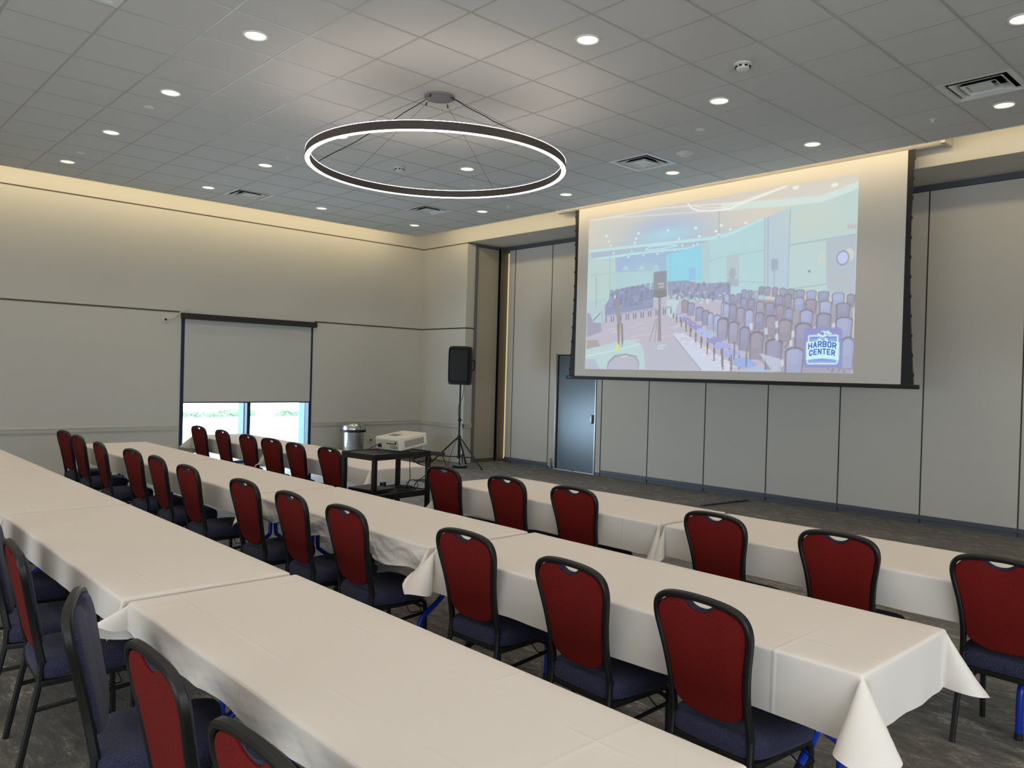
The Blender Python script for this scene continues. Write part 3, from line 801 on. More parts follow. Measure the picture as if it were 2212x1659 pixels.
for (x, y, w, h) in ((1480, 540, 110, 200), (1570, 580, 110, 200), (1690, 640, 120, 220), (1790, 690, 110, 230), (1870, 725, 90, 260), (1960, 760, 110, 250), (2070, 800, 120, 300)):
    chair2(C, x, y, w, h, rs.choice(PUR))
for (x, y, w, h) in ((-60, 810, 165, 330), (110, 860, 155, 330), (270, 935, 165, 360), (425, 1005, 215, 420), (845, 825, 215, 330), (655, 1115, 260, 460), (1090, 875, 260, 390), (945, 1240, 290, 430), (1780, 1085, 200, 480)):
    chair2(D, x, y, w, h, rs.choice(PUR[:6]))
for (x, y) in ((800, 870), (640, 970), (1010, 1150), (800, 1060), (420, 900), (1350, 960), (880, 1440), (1640, 900), (1040, 1010)):
    fill([D(x, y), D(x+46, y-20), D(x+50, y+80), D(x+6, y+96)], (214, 222, 240), .85)
# the front row of seats
seats = [(1350, 720, 120, 40), (1400, 765, 130, 44), (1470, 815, 150, 50), (1540, 870, 170, 56), (1600, 925, 200, 62), (1680, 985, 210, 68), (1760, 1045, 230, 76), (1850, 1120, 250, 84), (1950, 1200, 270, 95), (2080, 1300, 290, 110)]
for k, (x, y, w, h) in enumerate(seats):
    for lx in (0.06, 0.5, 0.9): line([C(x+w*lx, y+h*.6), C(x+w*lx, y+h*.6+70+k*16)], 2.6, (124, 116, 120))
    fill([C(x, y+h*.2), C(x+w*.5, y-h*.3), C(x+w, y+h*.2), C(x+w*.95, y+h*.5), C(x+w*.35, y+h*.9), C(x+w*.05, y+h*.6)], rs.choice([(150, 150, 214), (164, 176, 232), (158, 150, 210), (172, 190, 236)]))
fill([D(150, 1420), D(370, 1390), D(540, 1500), D(500, 1530), D(330, 1570), D(180, 1500)], (150, 176, 230)); fill([D(340, 1600), D(560, 1550), D(700, 1600), D(700, 1640), D(300, 1640)], (166, 196, 238))
for a, b in ((20, 1380), (150, 1480), (200, 1280), (380, 1380)): line([D(a, b-120), D(a-10, b+150)], 2.6, (130, 124, 124))
fill([D(560, 1330), D(880, 1420), D(880, 1600), D(760, 1600)], (206, 218, 234), .7)
# loudspeaker on its stand
line([C(1150, 520), C(1160, 1160)], 5, (146, 140, 146)); line([C(1130, 780), C(1075, 1170)], 1.5, (140, 140, 150)); line([C(1105, 820), C(1000, 1170)], 1.5, (140, 140, 150)); line([C(1140, 820), C(1130, 1160)], 1.5, (130, 130, 140))
fill([C(1060, 130), C(1255, 105), C(1260, 490), C(1150, 520), C(1055, 500)], (142, 148, 158)); fill([C(1060, 400), C(1258, 385), C(1260, 490), C(1150, 520), C(1055, 500)], (132, 132, 136))
line([C(1130, 305), C(1220, 300)], 2, (206, 210, 214)); line([C(1140, 350), C(1220, 345)], 2, (200, 205, 210))
# table, flag poles, chair back in the slide's foreground
fill([C(40, 1290), C(700, 1130), C(860, 1190), C(920, 1300), C(940, 1580), C(40, 1570)], (186, 214, 218))
line([C(45, 1390), C(520, 1290), C(860, 1200)], 1.6, (214, 236, 236))
fill([C(360, 1580), C(380, 1470), C(480, 1370), C(650, 1345), C(800, 1380), C(850, 1470), C(840, 1580)], (150, 154, 170)); fill([C(370, 1590), C(395, 1490), C(490, 1395), C(650, 1365), C(790, 1400), C(835, 1480), C(830, 1590)], (184, 186, 202))
fill([C(40, 1430), C(180, 1430), C(260, 1580), C(40, 1580)], (182, 188, 206))
line([C(570, 1390), C(670, 1390)], 2, (214, 222, 226))
fill([C(940, 1230), C(1380, 1110), C(1780, 1590), C(940, 1580)], (184, 188, 204), .9); line([C(1380, 1110), C(1780, 1590)], 1.6, (156, 160, 180))
line([C(1130, 1230), C(1250, 1215)], 2, (214, 224, 230)); line([C(1120, 1265), C(1210, 1270)], 2.2, (212, 222, 230))
fill([C(470, 480), C(545, 560), C(575, 900), C(520, 930)], (150, 146, 158)); fill([C(510, 900), C(560, 900), C(550, 1280), C(530, 1280)], (150, 136, 130)); fill([C(570, 880), C(600, 900), C(610, 1160), C(585, 1270)], (140, 134, 130))
dot(C(520, 1260), 5, 9, (222, 226, 120)); dot(C(480, 495), 2, 4, (220, 220, 224))
line([C(195, 200), C(200, 660)], 3, (160, 186, 198)); fill([C(60, 740), C(110, 750), C(150, 880), C(270, 890), C(280, 1020), C(60, 1100)], (158, 158, 184)); line([C(150, 860), C(260, 740)], 2.4, (130, 140, 156)); fill([C(60, 1150), C(220, 1140), C(260, 1230), C(60, 1280)], (170, 160, 160))
line([C(285, 700), C(300, 1010)], 2, (150, 180, 190))
# logo patch
rr = []
for (x, y, a0) in ((860, 560, PI), (1520, 545, 1.5*PI), (1510, 1280, 0), (850, 1280, .5*PI)):
    for q in range(5):
        t = a0+q*PI/8; rr.append(G(x+80*math.cos(t), y+65*math.sin(t)))
fill(rr, (138, 144, 204))
NV = (86, 116, 196); PALE = (204, 250, 252)
fill([G(885, 655), G(1505, 645), G(1490, 1250), G(865, 1250)], (112, 142, 216))
line([G(880, 800), G(885, 660), G(1100, 658)], 2.6, (214, 240, 252)); line([G(1300, 655), G(1505, 648), G(1500, 790)], 2.6, (214, 240, 252))
line([G(855, 1190), G(852, 1255), G(1485, 1252), G(1490, 1190)], 2.6, (214, 244, 255))
for k in range(5):
    x = 925+k*30; line([G(x, 745-8*(k % 2)), G(x+18, 735+10*(k % 2))], 1.6, (190, 214, 246))
    x = 1320+k*30; line([G(x, 735-8*(k % 2)), G(x+18, 730+10*(k % 2))], 1.6, (190, 214, 246))
fill([G(1075, 715), G(1280, 705), G(1290, 780), G(1070, 780)], PALE)
fill([G(830, 795), G(950, 775), G(1180, 752), G(1400, 772), G(1540, 795), G(1525, 1195), G(1400, 1165), G(1170, 1148), G(950, 1165), G(820, 1190)], PALE)
line([G(900, 1200), G(1170, 1165), G(1450, 1200)], 1.2, (90, 120, 200), .6)
for k in range(16):
    x = 905+k*34; line([G(x, 1205-2*(k % 3)), G(x+22, 1200+3*(k % 2))], 1.6, (188, 222, 255), .9)
# emblem on top of the badge
fill([G(1070, 610), G(1100, 598), G(1150, 640), G(1150, 560), G(1180, 542), G(1215, 552), G(1270, 570), G(1275, 545), G(1300, 540), G(1325, 575), G(1375, 600), G(1370, 628), G(1310, 625), G(1270, 660), G(1200, 690), G(1130, 690), G(1080, 650)], PALE)
fill([G(1155, 575), G(1200, 570), G(1210, 630), G(1180, 655), G(1150, 630)], (112, 122, 196)); fill([G(1235, 600), G(1300, 610), G(1250, 635)], (96, 120, 200))
# the sheet itself
cv = cv*0.86+np.array((212, 210, 206))*0.14  # pale wash blended in for room light falling on the slide
CV = cv[::-1]/255.0
lcv = np.where(CV <= 0.04045, CV/12.92, ((CV+0.055)/1.055)**2.4)
me = bpy.data.meshes.new('projected_image')
gx = np.linspace(IX0-OX, IX1-OX, CW+1); gz = np.linspace(IZ0, IZ1, CH+1)
XX, ZZ = np.meshgrid(gx, gz)
co_ = np.stack([XX.ravel(), np.full(XX.size, -0.002), ZZ.ravel()], 1)
ii = np.arange(CW*CH); rI = ii//CW; cI = ii % CW
b0 = rI*(CW+1)+cI
faces = np.stack([b0, b0+1, b0+CW+2, b0+CW+1], 1).astype(np.int32)
me.vertices.add(len(co_)); me.vertices.foreach_set('co', co_.astype(np.float32).ravel())
me.loops.add(faces.size); me.loops.foreach_set('vertex_index', faces.ravel())
me.polygons.add(len(faces)); me.polygons.foreach_set('loop_start', np.arange(0, faces.size, 4, dtype=np.int32))
me.update(calc_edges=True)
pad = np.pad(lcv, ((0, 1), (0, 1), (0, 0)), mode='edge')
vc = (pad + np.roll(pad, 1, 0) + np.roll(pad, 1, 1) + np.roll(np.roll(pad, 1, 0), 1, 1))/4
vc[0] = pad[0]; vc[:, 0] = pad[:, 0]
at = me.color_attributes.new('slide', 'FLOAT_COLOR', 'POINT')
at.data.foreach_set('color', np.concatenate([vc.reshape(-1, 3), np.ones((vc.shape[0]*vc.shape[1], 1))], 1).astype(np.float32).ravel())
m, nt, p = newmat('projected_light')
p.inputs['Base Color'].default_value = (0.03, 0.03, 0.03, 1); p.inputs['Roughness'].default_value = 0.9; p.inputs['Specular IOR Level'].default_value = 0.0
an = nt.nodes.new('ShaderNodeAttribute'); an.attribute_name = 'slide'
nt.links.new(an.outputs['Color'], p.inputs['Emission Color']); p.inputs['Emission Strength'].default_value = 0.97
me.materials.append(m)
img = bpy.data.objects.new('projected_image', me); COL.objects.link(img); img.parent = scr

STROKES = {
 'H': [[(0, 0), (0, 1)], [(1, 0), (1, 1)], [(0, .5), (1, .5)]],
 'A': [[(0, 0), (.5, 1)], [(.5, 1), (1, 0)], [(.2, .32), (.8, .32)]],
 'R': [[(0, 0), (0, 1)], [(0, 1), (.75, 1)], [(.75, 1), (1, .86)], [(1, .86), (1, .62)], [(1, .62), (.75, .46)], [(.75, .46), (0, .46)], [(.5, .46), (1, 0)]],
 'B': [[(0, 0), (0, 1)], [(0, 1), (.72, 1)], [(.72, 1), (.95, .87)], [(.95, .87), (.95, .65)], [(.95, .65), (.75, .52)], [(0, .52), (.75, .52)], [(.75, .52), (1, .38)], [(1, .38), (1, .14)], [(1, .14), (.75, 0)], [(.75, 0), (0, 0)]],
 'O': [[(.25, 0), (0, .2)], [(0, .2), (0, .8)], [(0, .8), (.25, 1)], [(.25, 1), (.75, 1)], [(.75, 1), (1, .8)], [(1, .8), (1, .2)], [(1, .2), (.75, 0)], [(.75, 0), (.25, 0)]],
 'C': [[(1, .72), (1, .8)], [(1, .8), (.75, 1)], [(.75, 1), (.25, 1)], [(.25, 1), (0, .8)], [(0, .8), (0, .2)], [(0, .2), (.25, 0)], [(.25, 0), (.75, 0)], [(.75, 0), (1, .2)], [(1, .2), (1, .28)]],
 'E': [[(1, 0), (0, 0)], [(0, 0), (0, 1)], [(0, 1), (1, 1)], [(0, .5), (.8, .5)]],
 'N': [[(0, 0), (0, 1)], [(0, 1), (1, 0)], [(1, 0), (1, 1)]],
 'T': [[(0, 1), (1, 1)], [(.5, 0), (.5, 1)]]}
def letters(txt, pa, pb, ztop, col, arch, name, wt=0.2):
    """block lettering on the slide between the slide points pa..pb (baseline), capital tops at ztop"""
    W = lambda q: (IX0+q[0]*(IX1-IX0)-OX, IZ1-q[1]*(IZ1-IZ0))
    (ax, az), (bx_, bz), (_, tz) = W(pa), W(pb), W(ztop)
    H = tz-az; L = bx_-ax
    n = len(txt); cell = L/n; th = wt*H
    bm = NB()
    for k, ch in enumerate(txt):
        x0 = ax+k*cell+th*0.62; wch = cell-th*1.55
        for a, b in STROKES[ch]:
            P = []
            for (u_, v_) in (a, b):
                P.append(Vector((x0+u_*wch, 0, th/2+v_*(H-th))))
            d = (P[1]-P[0]).normalized(); nn_ = Vector((-d.z, 0, d.x))*th/2
            p0 = P[0]-d*th*0.42; p1 = P[1]+d*th*0.42
            q = []
            for c in (p0+nn_, p0-nn_, p1-nn_, p1+nn_):
                t = (c.x-ax)/L
                q.append((c.x, -0.004, az+(bz-az)*t+c.z+arch*(1-(2*t-1)**2)))
            quad(bm, q)
    mm = mat(name+'_ink', col, 0.9, emit=col, estr=0.72); mm.node_tree.nodes['Principled BSDF'].inputs['Specular IOR Level'].default_value = 0
    return obj('lettering', bm, mm, img)
letters('THE', G(1134, 759), G(1230, 757), G(1134, 716), (98, 124, 196), 0.0, 'slide_word', 0.22)
letters('HARBOR', G(866, 960), G(1486, 954), G(866, 828), (84, 110, 186), 0.032, 'slide_word')
letters('CENTER', G(884, 1102), G(1456, 1104), G(884, 974), (84, 110, 186), 0.026, 'slide_word')

# ------------------------------------------------------------------ tables and cloths
def smoothn(x, k):
    return math.sin(x*k*1.0+1.3)+0.6*math.sin(x*k*2.3+0.4)+0.35*math.sin(x*k*4.1+2.2)

def cloth(cx, x0, x1, y0, y1, zt, dn, df, dl, dr_, label, seed=0, wave=0.006, bunch=0.0, dvar=0.0, flare=(0.62, 0.62), open_l=False, open_r=False, nfreq=7.0, pleat=0.2, ustep=0.035):
    """white cloth over a table: dn, df, dl, dr_ = overhang on the near, far, low-x and high-x sides"""
    r = 0.014
    def axis(a, b, d0, d1, stp):
        k0 = [a+r - d0 - r*0 + q*(d0)/14 for q in range(14)]
        mid = [a+r+(b-a-2*r)*q/max(1, int((b-a)/stp)) for q in range(int((b-a)/stp)+1)]
        k1 = [b-r + (q+1)*(d1)/14 for q in range(14)]
        fine = [a+r-0.016, a+r-0.008, a+r-0.022, b-r+0.008, b-r+0.016, b-r+0.022]
        return sorted(set(k0+mid+k1+fine))
    us = axis(x0, x1, dl, dr_, ustep); vs = axis(y0, y1, dn, df, 0.06)
    ph = seed*1.7
    bm = NB(); grid = []
    for u in us:
        row = []
        for v in vs:
            a = u-(x1-r) if u > x1-r else ((x0+r)-u if u < x0+r else 0.0)
            b = v-(y1-r) if v > y1-r else ((y0+r)-v if v < y0+r else 0.0)
            sx = 1 if u > x1-r else -1; sy = 1 if v > y1-r else -1
            bx = (x1-r) if sx > 0 else (x0+r); by = (y1-r) if sy > 0 else (y0+r)
            if a <= 0 and b <= 0:
                p = Vector((u, v, zt + 0.0012*smoothn(u+ph, 5)*math.sin(v*9+ph)))
            else:
                rho = math.hypot(a, b); th = math.atan2(b, a)
                arcl = r*PI/2
                if rho < arcl:
                    h = r*math.sin(rho/r); dz = r*(1-math.cos(rho/r))
                else:
                    h = r; dz = r+(rho-arcl)
                s2 = math.sin(2*th) if (a > 0 and b > 0) else 0.0
                fl = flare[1] if sx > 0 else flare[0]
                opened = open_r if sx > 0 else open_l
                depth = max(0.0, dz-r)
                k = fl*s2**1.3 if s2 > 0 else 0.0
                out = k*depth
                down = r*min(1, dz/r)+depth*math.sqrt(max(0.05, 1-k*k))
                D_ = Vector((sx*0.62, sy*0.78, 0)) if opened else Vector((sx*0.06, sy*1.0, 0))
                if opened: D_.normalize()
                base = Vector((bx if a > 0 else u, by if b > 0 else v, zt-down))
                base.x += sx*h*math.cos(th) if a > 0 else 0
                base.y += sy*h*math.sin(th) if b > 0 else 0
                wv = 0.0
                if b > 0 and sy < 0:
                    sc = depth/0.2
                    wv = wave*sc*smoothn(u+ph, nfreq) + 0.02*sc*0.3
                    if bunch:
                        q = depth*38+smoothn(u*1.7+ph, 3.1)*2.2
                        wv += bunch*min(1, depth/0.05)*(0.45*math.sin(q)+0.4*math.sin(u*21+depth*30+ph)+0.4*math.sin(u*9-depth*24+ph*2)+0.22*abs(math.sin(u*34-depth*70+2*math.sin(u*6)))+0.2*abs(math.sin(u*17+depth*110+ph)))
                        base.z += bunch*0.8*min(1, depth/0.05)*math.sin(u*13+ph)+dvar*min(1, depth/0.08)*smoothn(u+ph, 2.3)
                    elif dvar:
                        base.z += dvar*min(1, depth/0.08)*smoothn(u+ph, 2.3)
                    wv = max(wv, -0.006)
                    base.y -= wv*(1 if a <= 0 else math.sin(th))
                if a > 0:
                    sc = depth/0.2
                    w2 = wave*0.8*sc*smoothn(v*1.3+ph, 9) if opened else -0.004
                    if not opened: pass
                    base.x += sx*max(w2, -0.004)*(1 if b <= 0 else math.cos(th))
                if s2 > 0:
                    T_ = Vector((-0.78*sx, 0.62*sy, 0)) if opened else Vector((-1.0*sx, 0, 0))
                    base += T_*(depth*pleat*-math.sin(4*th))
                p = base + D_*out
            row.append(bm.verts.new((p.x-cx[0], p.y-cx[1], p.z)))
        grid.append(row)
    for i in range(len(us)-1):
        for j in range(len(vs)-1):
            bm.faces.new((grid[i][j], grid[i+1][j], grid[i+1][j+1], grid[i][j+1]))
    o = obj('tablecloth', bm, (M_linen_w if bunch > 0.01 else M_linen_s if bunch else M_linen), None, True, 2.5)
    o.location = (cx[0], cx[1], 0)
    return tag(o, label, 'tablecloth', 'white tablecloths on the table runs')

def make_table(L, Wd, label):
    t = thing('folding_table', label, 'table', (0, 0, 0), 0, 'long folding tables')
    bm = NB(); box(bm, -L/2+.008, L/2-.008, -Wd/2+.008, Wd/2-.008, 0.722, 0.746, 0.006); obj('tabletop', bm, M_ttop, t)
    for sx in (-1, 1):
        for sy in (-1, 1):
            x = sx*(L/2-0.32)
            bm = NB(); tube(bm, smooth_path([(x, sy*0.022, 0.722), (x, sy*0.022, 0.40), (x, sy*0.05, 0.335), (x, sy*0.16, 0.26), (x, sy*0.19, 0.20), (x, sy*0.192, 0.02)], 5), 0.016, 10)
            lg = obj('leg', bm, M_blue, t, True)
            bm = NB(); lathe(bm, [(0.02, 0), (0.02, 0.03), (0.016, 0.035)], 12, x, sy*0.192); obj('foot_cap', bm, M_black, lg, True)
    return t

TABLES = []
ZT = 0.752
def table(x0, x1, y0, y1, run, which, **k):
    c = ((x0+x1)/2, (y0+y1)/2)
    t = make_table(x1-x0, y1-y0, 'blue-legged table under the %s' % which)
    t.location = (c[0], c[1], 0)
    cloth(c, x0, x1, y0, y1, ZT, label='white tablecloth, %s' % which, **k)

N1 = 'table run nearest the camera'
table(-3.335, -1.0, 1.03, 1.77, N1, 'fourth cloth from the window wall along the nearest table run', dn=0.115, df=0.2, dl=0.16, dr_=0.24, seed=1, wave=0.003, bunch=0.006, dvar=0.005, ustep=0.016, open_r=True, flare=(0.9, 0.62))
table(-5.68, -3.365, 1.02, 1.76, N1, 'third cloth from the window wall along the nearest table run', dn=0.14, df=0.2, dl=0.14, dr_=0.12, seed=2, wave=0.0018, dvar=0.006, flare=(0.5, 0.3), nfreq=9)
table(-7.89, -5.71, 1.02, 1.76, N1, 'second cloth from the window wall along the nearest table run', dn=0.17, df=0.2, dl=0.14, dr_=0.14, seed=3, flare=(0.4, 0.4))
table(-10.2, -7.92, 1.02, 1.76, N1, 'first cloth from the window wall along the nearest table run', dn=0.18, df=0.2, dl=0.2, dr_=0.14, seed=4, open_l=True, flare=(0.6, 0.4))
N2 = 'middle table run'
table(-3.385, -1.075, 2.60, 3.37, N2, 'fourth cloth from the window wall along the middle table run', dn=0.235, df=0.2, dl=0.2, dr_=0.235, seed=5, wave=0.007, open_r=True, flare=(0.75, 0.55), nfreq=6, pleat=0.42)
table(-5.645, -3.415, 2.59, 3.355, N2, 'third cloth from the window wall along the middle table run', dn=0.15, df=0.2, dl=0.18, dr_=0.2, seed=6, wave=0.01, bunch=0.02, dvar=0.016, ustep=0.012, flare=(0.5, 0.85))
table(-7.97, -5.675, 2.585, 3.34, N2, 'second cloth from the window wall along the middle table run', dn=0.185, df=0.2, dl=0.17, dr_=0.18, seed=7, wave=0.007, flare=(0.6, 0.4), nfreq=8)
table(-10.2, -8.0, 2.58, 3.34, N2, 'first cloth from the window wall along the middle table run', dn=0.19, df=0.2, dl=0.2, dr_=0.18, seed=8, open_l=True, flare=(0.6, 0.5))
N3 = 'far table run in front of the screen'
table(-3.06, -0.76, 4.225, 5.0, N3, 'cloth at the picture edge in the run facing the screen', dn=0.205, df=0.2, dl=0.18, dr_=0.2, seed=9, wave=0.006, open_r=True, flare=(0.4, 0.6), nfreq=5)
table(-5.37, -3.09, 4.225, 5.03, N3, 'cloth next to the cart in the run facing the screen', dn=0.225, df=0.2, dl=0.22, dr_=0.2, seed=10, wave=0.007, open_l=True, flare=(0.6, 0.4))
N4 = 'far table run by the window'
table(-8.66, -6.46, 4.175, 4.91, N4, 'cloth behind the projector cart, far run', dn=0.17, df=0.2, dl=0.17, dr_=0.14, seed=11, wave=0.009, open_r=True, flare=(0.6, 0.75))
table(-10.93, -8.69, 4.17, 4.93, N4, 'cloth against the window glare, far run', dn=0.19, df=0.2, dl=0.26, dr_=0.16, seed=12, wave=0.009, open_l=True, flare=(0.75, 0.5))

# ------------------------------------------------------------------ chairs
def backprof():
    """half outline of the bent back tube, centre line: (x, z)"""
    return [(0.172, 0.425), (0.170, 0.47), (0.167, 0.54), (0.170, 0.60), (0.180, 0.68), (0.193, 0.745), (0.2035, 0.80), (0.204, 0.835), (0.195, 0.866), (0.172, 0.889), (0.13, 0.903), (0.07, 0.910), (0.0, 0.912)]
def by(z): return -0.165 - (z-0.45)*0.195
def make_chair(label):
    t = thing('banquet_chair', label, 'chair', (0, 0, 0), 0, 'red-backed banquet chairs')
    # seat: rounded cushion with a domed top
    bm = NB(); rings = []
    prof = [(0.90, 0.398), (0.985, 0.402), (1.0, 0.42), (1.0, 0.445), (0.985, 0.462), (0.94, 0.474), (0.80, 0.481), (0.5, 0.486), (0.15, 0.487)]
    prof = [(q, z-0.037) for q, z in prof]
    n = 48
    for s, z in prof:
        ring_ = []
        for i in range(n):
            a = 2*PI*i/n
            ca, sa = math.cos(a), math.sin(a)
            ex = 0.34
            x = math.copysign(abs(ca)**ex, ca); y = math.copysign(abs(sa)**ex, sa)
            hw = 0.212 + 0.012*y
            ring_.append(bm.verts.new((hw*x*s, 0.026+0.205*y*s, z)))
        rings.append(ring_)
    for A_r, B_r in zip(rings, rings[1:]):
        for i in range(n):
            j = (i+1) % n; bm.faces.new((A_r[i], A_r[j], B_r[j], B_r[i]))
    bm.faces.new(rings[0][::-1]); bm.faces.new(rings[-1])
    obj('seat', bm, M_navy, t, True, 1.2)
    # back frame
    half = backprof()
    full = [(-x, z) for x, z in half[:-1]] + [(x, z) for x, z in half[::-1]]
    pts = smooth_path([(x, by(z), z) for x, z in full], 4)
    bm = NB(); tube(bm, pts, 0, sec=rsec(0.031, 0.023, 0.006), up=(0, 1, 0.195)); obj('back_frame', bm, M_frame, t, True, 0.5)
    # back pad and red rear panel, both with a dip under the hand hold
    def wid(z):
        for (xa, za), (xb, zb) in zip(half, half[1:]):
            if za <= z <= zb: return xa+(xb-xa)*(z-za)/(zb-za)
        return half[0][0]
    def outline(inset, dip, zbot, dw):
        sm = [(v.x, v.z) for v in smooth_path([(x, 0, z) for x, z in half], 9)]
        side = [(max(0, x-inset), z - (inset if z > 0.87 else inset*max(0, (z-0.80)/0.07))) for x, z in sm if z > zbot+0.07]
        out = []
        for x, z in side:
            d = dip*max(0.0, 1-(abs(x)/dw)**2.2)
            out.append((x, z-d))
        xs_ = out[0][0]; z0 = out[0][1]
        low = []
        for q in range(1, 10):
            a = q/10*PI/2
            low.append((xs_*math.cos(a)**0.8 if q < 10 else 0, z0-(z0-zbot)*math.sin(a)))
        low.append((0, zbot))
        right = out + []
        poly = low[::-1] + right          # from bottom centre up the right side to top centre
        left = [(-x, z) for x, z in poly[::-1] if x > 1e-6]
        return poly + left
    def slab(pts, offs, m, name):
        """closed outline swept through (offset along the back normal, scale) rings and capped"""
        bm = NB(); R = []
        cz = 0.68
        nx = Vector((0, -1, -0.195)).normalized()
        for off, sc in offs:
            R.append([bm.verts.new(Vector((x*sc, by((z-cz)*sc+cz), (z-cz)*sc+cz)) + nx*off) for x, z in pts])
        k = len(pts)
        for A_r, B_r in zip(R, R[1:]):
            for i in range(k):
                j = (i+1) % k; bm.faces.new((A_r[i], A_r[j], B_r[j], B_r[i]))
        f0 = bm.faces.new(R[0][::-1]); f1 = bm.faces.new(R[-1])
        bmesh.ops.triangulate(bm, faces=[f0, f1])
        return obj(name, bm, m, t, True, 0.9)
    slab(outline(0.011, 0.029, 0.462, 0.062), [(0.002, 1.0), (-0.012, 1.0), (-0.020, 0.985), (-0.026, 0.95), (-0.030, 0.88)], M_navy, 'backrest_pad')
    slab(outline(0.0125, 0.037, 0.464, 0.072), [(0.0022, 1.0), (0.008, 1.0), (0.0105, 0.99), (0.0118, 0.96)], M_red, 'back_panel')
    # legs: front ones bend back into the side rails
    for sx in (-1, 1):
        bm = NB(); tube(bm, smooth_path([(sx*0.188, 0.205, 0.0), (sx*0.19, 0.20, 0.22), (sx*0.192, 0.198, 0.308), (sx*0.192, 0.182, 0.341), (sx*0.19, 0.14, 0.351)], 4), 0, sec=rsec(0.024, 0.024, 0.006), up=(1, 0, 0))
        obj('leg', bm, M_frame, t, True, 0.5)
        bm = NB(); tube(bm, [(sx*0.172, by(0.44), 0.44), (sx*0.174, -0.168, 0.35), (sx*0.178, -0.20, 0.2), (sx*0.182, -0.24, 0.0)], 0, sec=rsec(0.024, 0.024, 0.006), up=(1, 0, 0))
        obj('leg', bm, M_frame, t, True, 0.5)
        bm = NB(); tube(bm, [(sx*0.177, -0.192, 0.235), (sx*0.19, 0.199, 0.27)], 0, sec=rsec(0.018, 0.014, 0.004), up=(0, 0, 1)); obj('stretcher', bm, M_frame, t)
        bm = NB(); tube(bm, smooth_path([(sx*0.19, 0.06, 0.337), (sx*0.235, 0.055, 0.312), (sx*0.248, 0.065, 0.307), (sx*0.248, 0.125, 0.307), (sx*0.235, 0.135, 0.312), (sx*0.19, 0.13, 0.337)], 3), 0.003, 6); obj('ganging_hook', bm, M_blackm, t, True)
    bm = NB()
    for sx in (-1, 1): box(bm, sx*0.19-0.012, sx*0.19+0.012, -0.165, 0.15, 0.337, 0.361, 0.004)
    box(bm, -0.18, 0.18, -0.172, -0.148, 0.337, 0.361, 0.004); box(bm, -0.18, 0.18, 0.15, 0.174, 0.337, 0.361, 0.004); box(bm, -0.18, 0.18, -0.16, 0.16, 0.357, 0.362)
    obj('seat_frame', bm, M_frame, t)
    bm = NB(); tube(bm, [(-0.19, 0.199, 0.30), (0.19, 0.199, 0.30)], 0, sec=rsec(0.016, 0.014, 0.004), up=(0, 0, 1)); obj('stretcher', bm, M_frame, t)
    return t

chair0 = None
def chair(x, ytop, rz, label):
    global chair0
    loc = (x, ytop+0.255, 0)
    if rz:
        # keep the measured back top where it is while the chair turns
        loc = (x + math.sin(-rz)*0.255, ytop + math.cos(rz)*0.255, 0)
    if chair0 is None:
        chair0 = make_chair(label); chair0.location = loc; chair0.rotation_euler = (0, 0, rz); return chair0
    return dup(chair0, loc, rz, label)
R2 = [-10.125, -9.426, -8.519, -7.699, -7.024, -6.263, -5.278, -4.595, -3.957, -3.013, -2.258, -1.604]
Y2 = [2.40, 2.37, 2.335, 2.39, 2.38, 2.356, 2.376, 2.376, 2.39, 2.50, 2.455, 2.443]
T2 = [4, 0, -3, 2, -2, 0, 1, -2, 0, 2, -3, -4]
for k, (x, y, a) in enumerate(zip(R2, Y2, T2)):
    chair(x, y, math.radians(a), 'red-backed banquet chair, %s from the window wall at the middle table run' % ORD[k])
for k, (x, y, a) in enumerate(zip([-10.35, -9.60, -8.83, -8.25, -7.65, -7.05], [4.06, 4.06, 4.04, 4.05, 4.03, 4.09], [2, -2, 0, 3, -2, 1])):
    chair(x, y-0.03, math.radians(a), 'red-backed banquet chair, %s from the window along the far run by the window' % ORD[k])
for k, (x, y, a) in enumerate(zip([-5.17, -4.43, -3.77, -2.57, -1.85, -1.105], [4.05, 4.08, 4.12, 4.04, 4.085, 4.125], [1, -1, 2, -2, 2, -1])):
    chair(x, y, math.radians(a), 'red-backed banquet chair, %s from the projector cart along the run facing the screen' % ORD[k])
chair(-1.577, 0.744, math.radians(2), 'red-backed banquet chair cut by the bottom picture edge at the nearest table run')
chair(-2.231, 0.753, math.radians(0), 'red-backed banquet chair beside the chair showing its navy pad, nearest table run')
chair(-2.93, 0.735, math.radians(-21), 'banquet chair turned so its navy front pad shows, at the nearest table run')
chair(-3.93, 0.742, math.radians(-3), 'red-backed banquet chair near the picture edge, behind the one showing its navy pad')
chair(-4.53, 0.76, math.radians(-14), 'banquet chair cut by the picture edge, its navy seat under the nearest cloth')
chair(-5.2, 0.80, math.radians(0), 'banquet chair with only its dark seat showing under the nearest cloth')

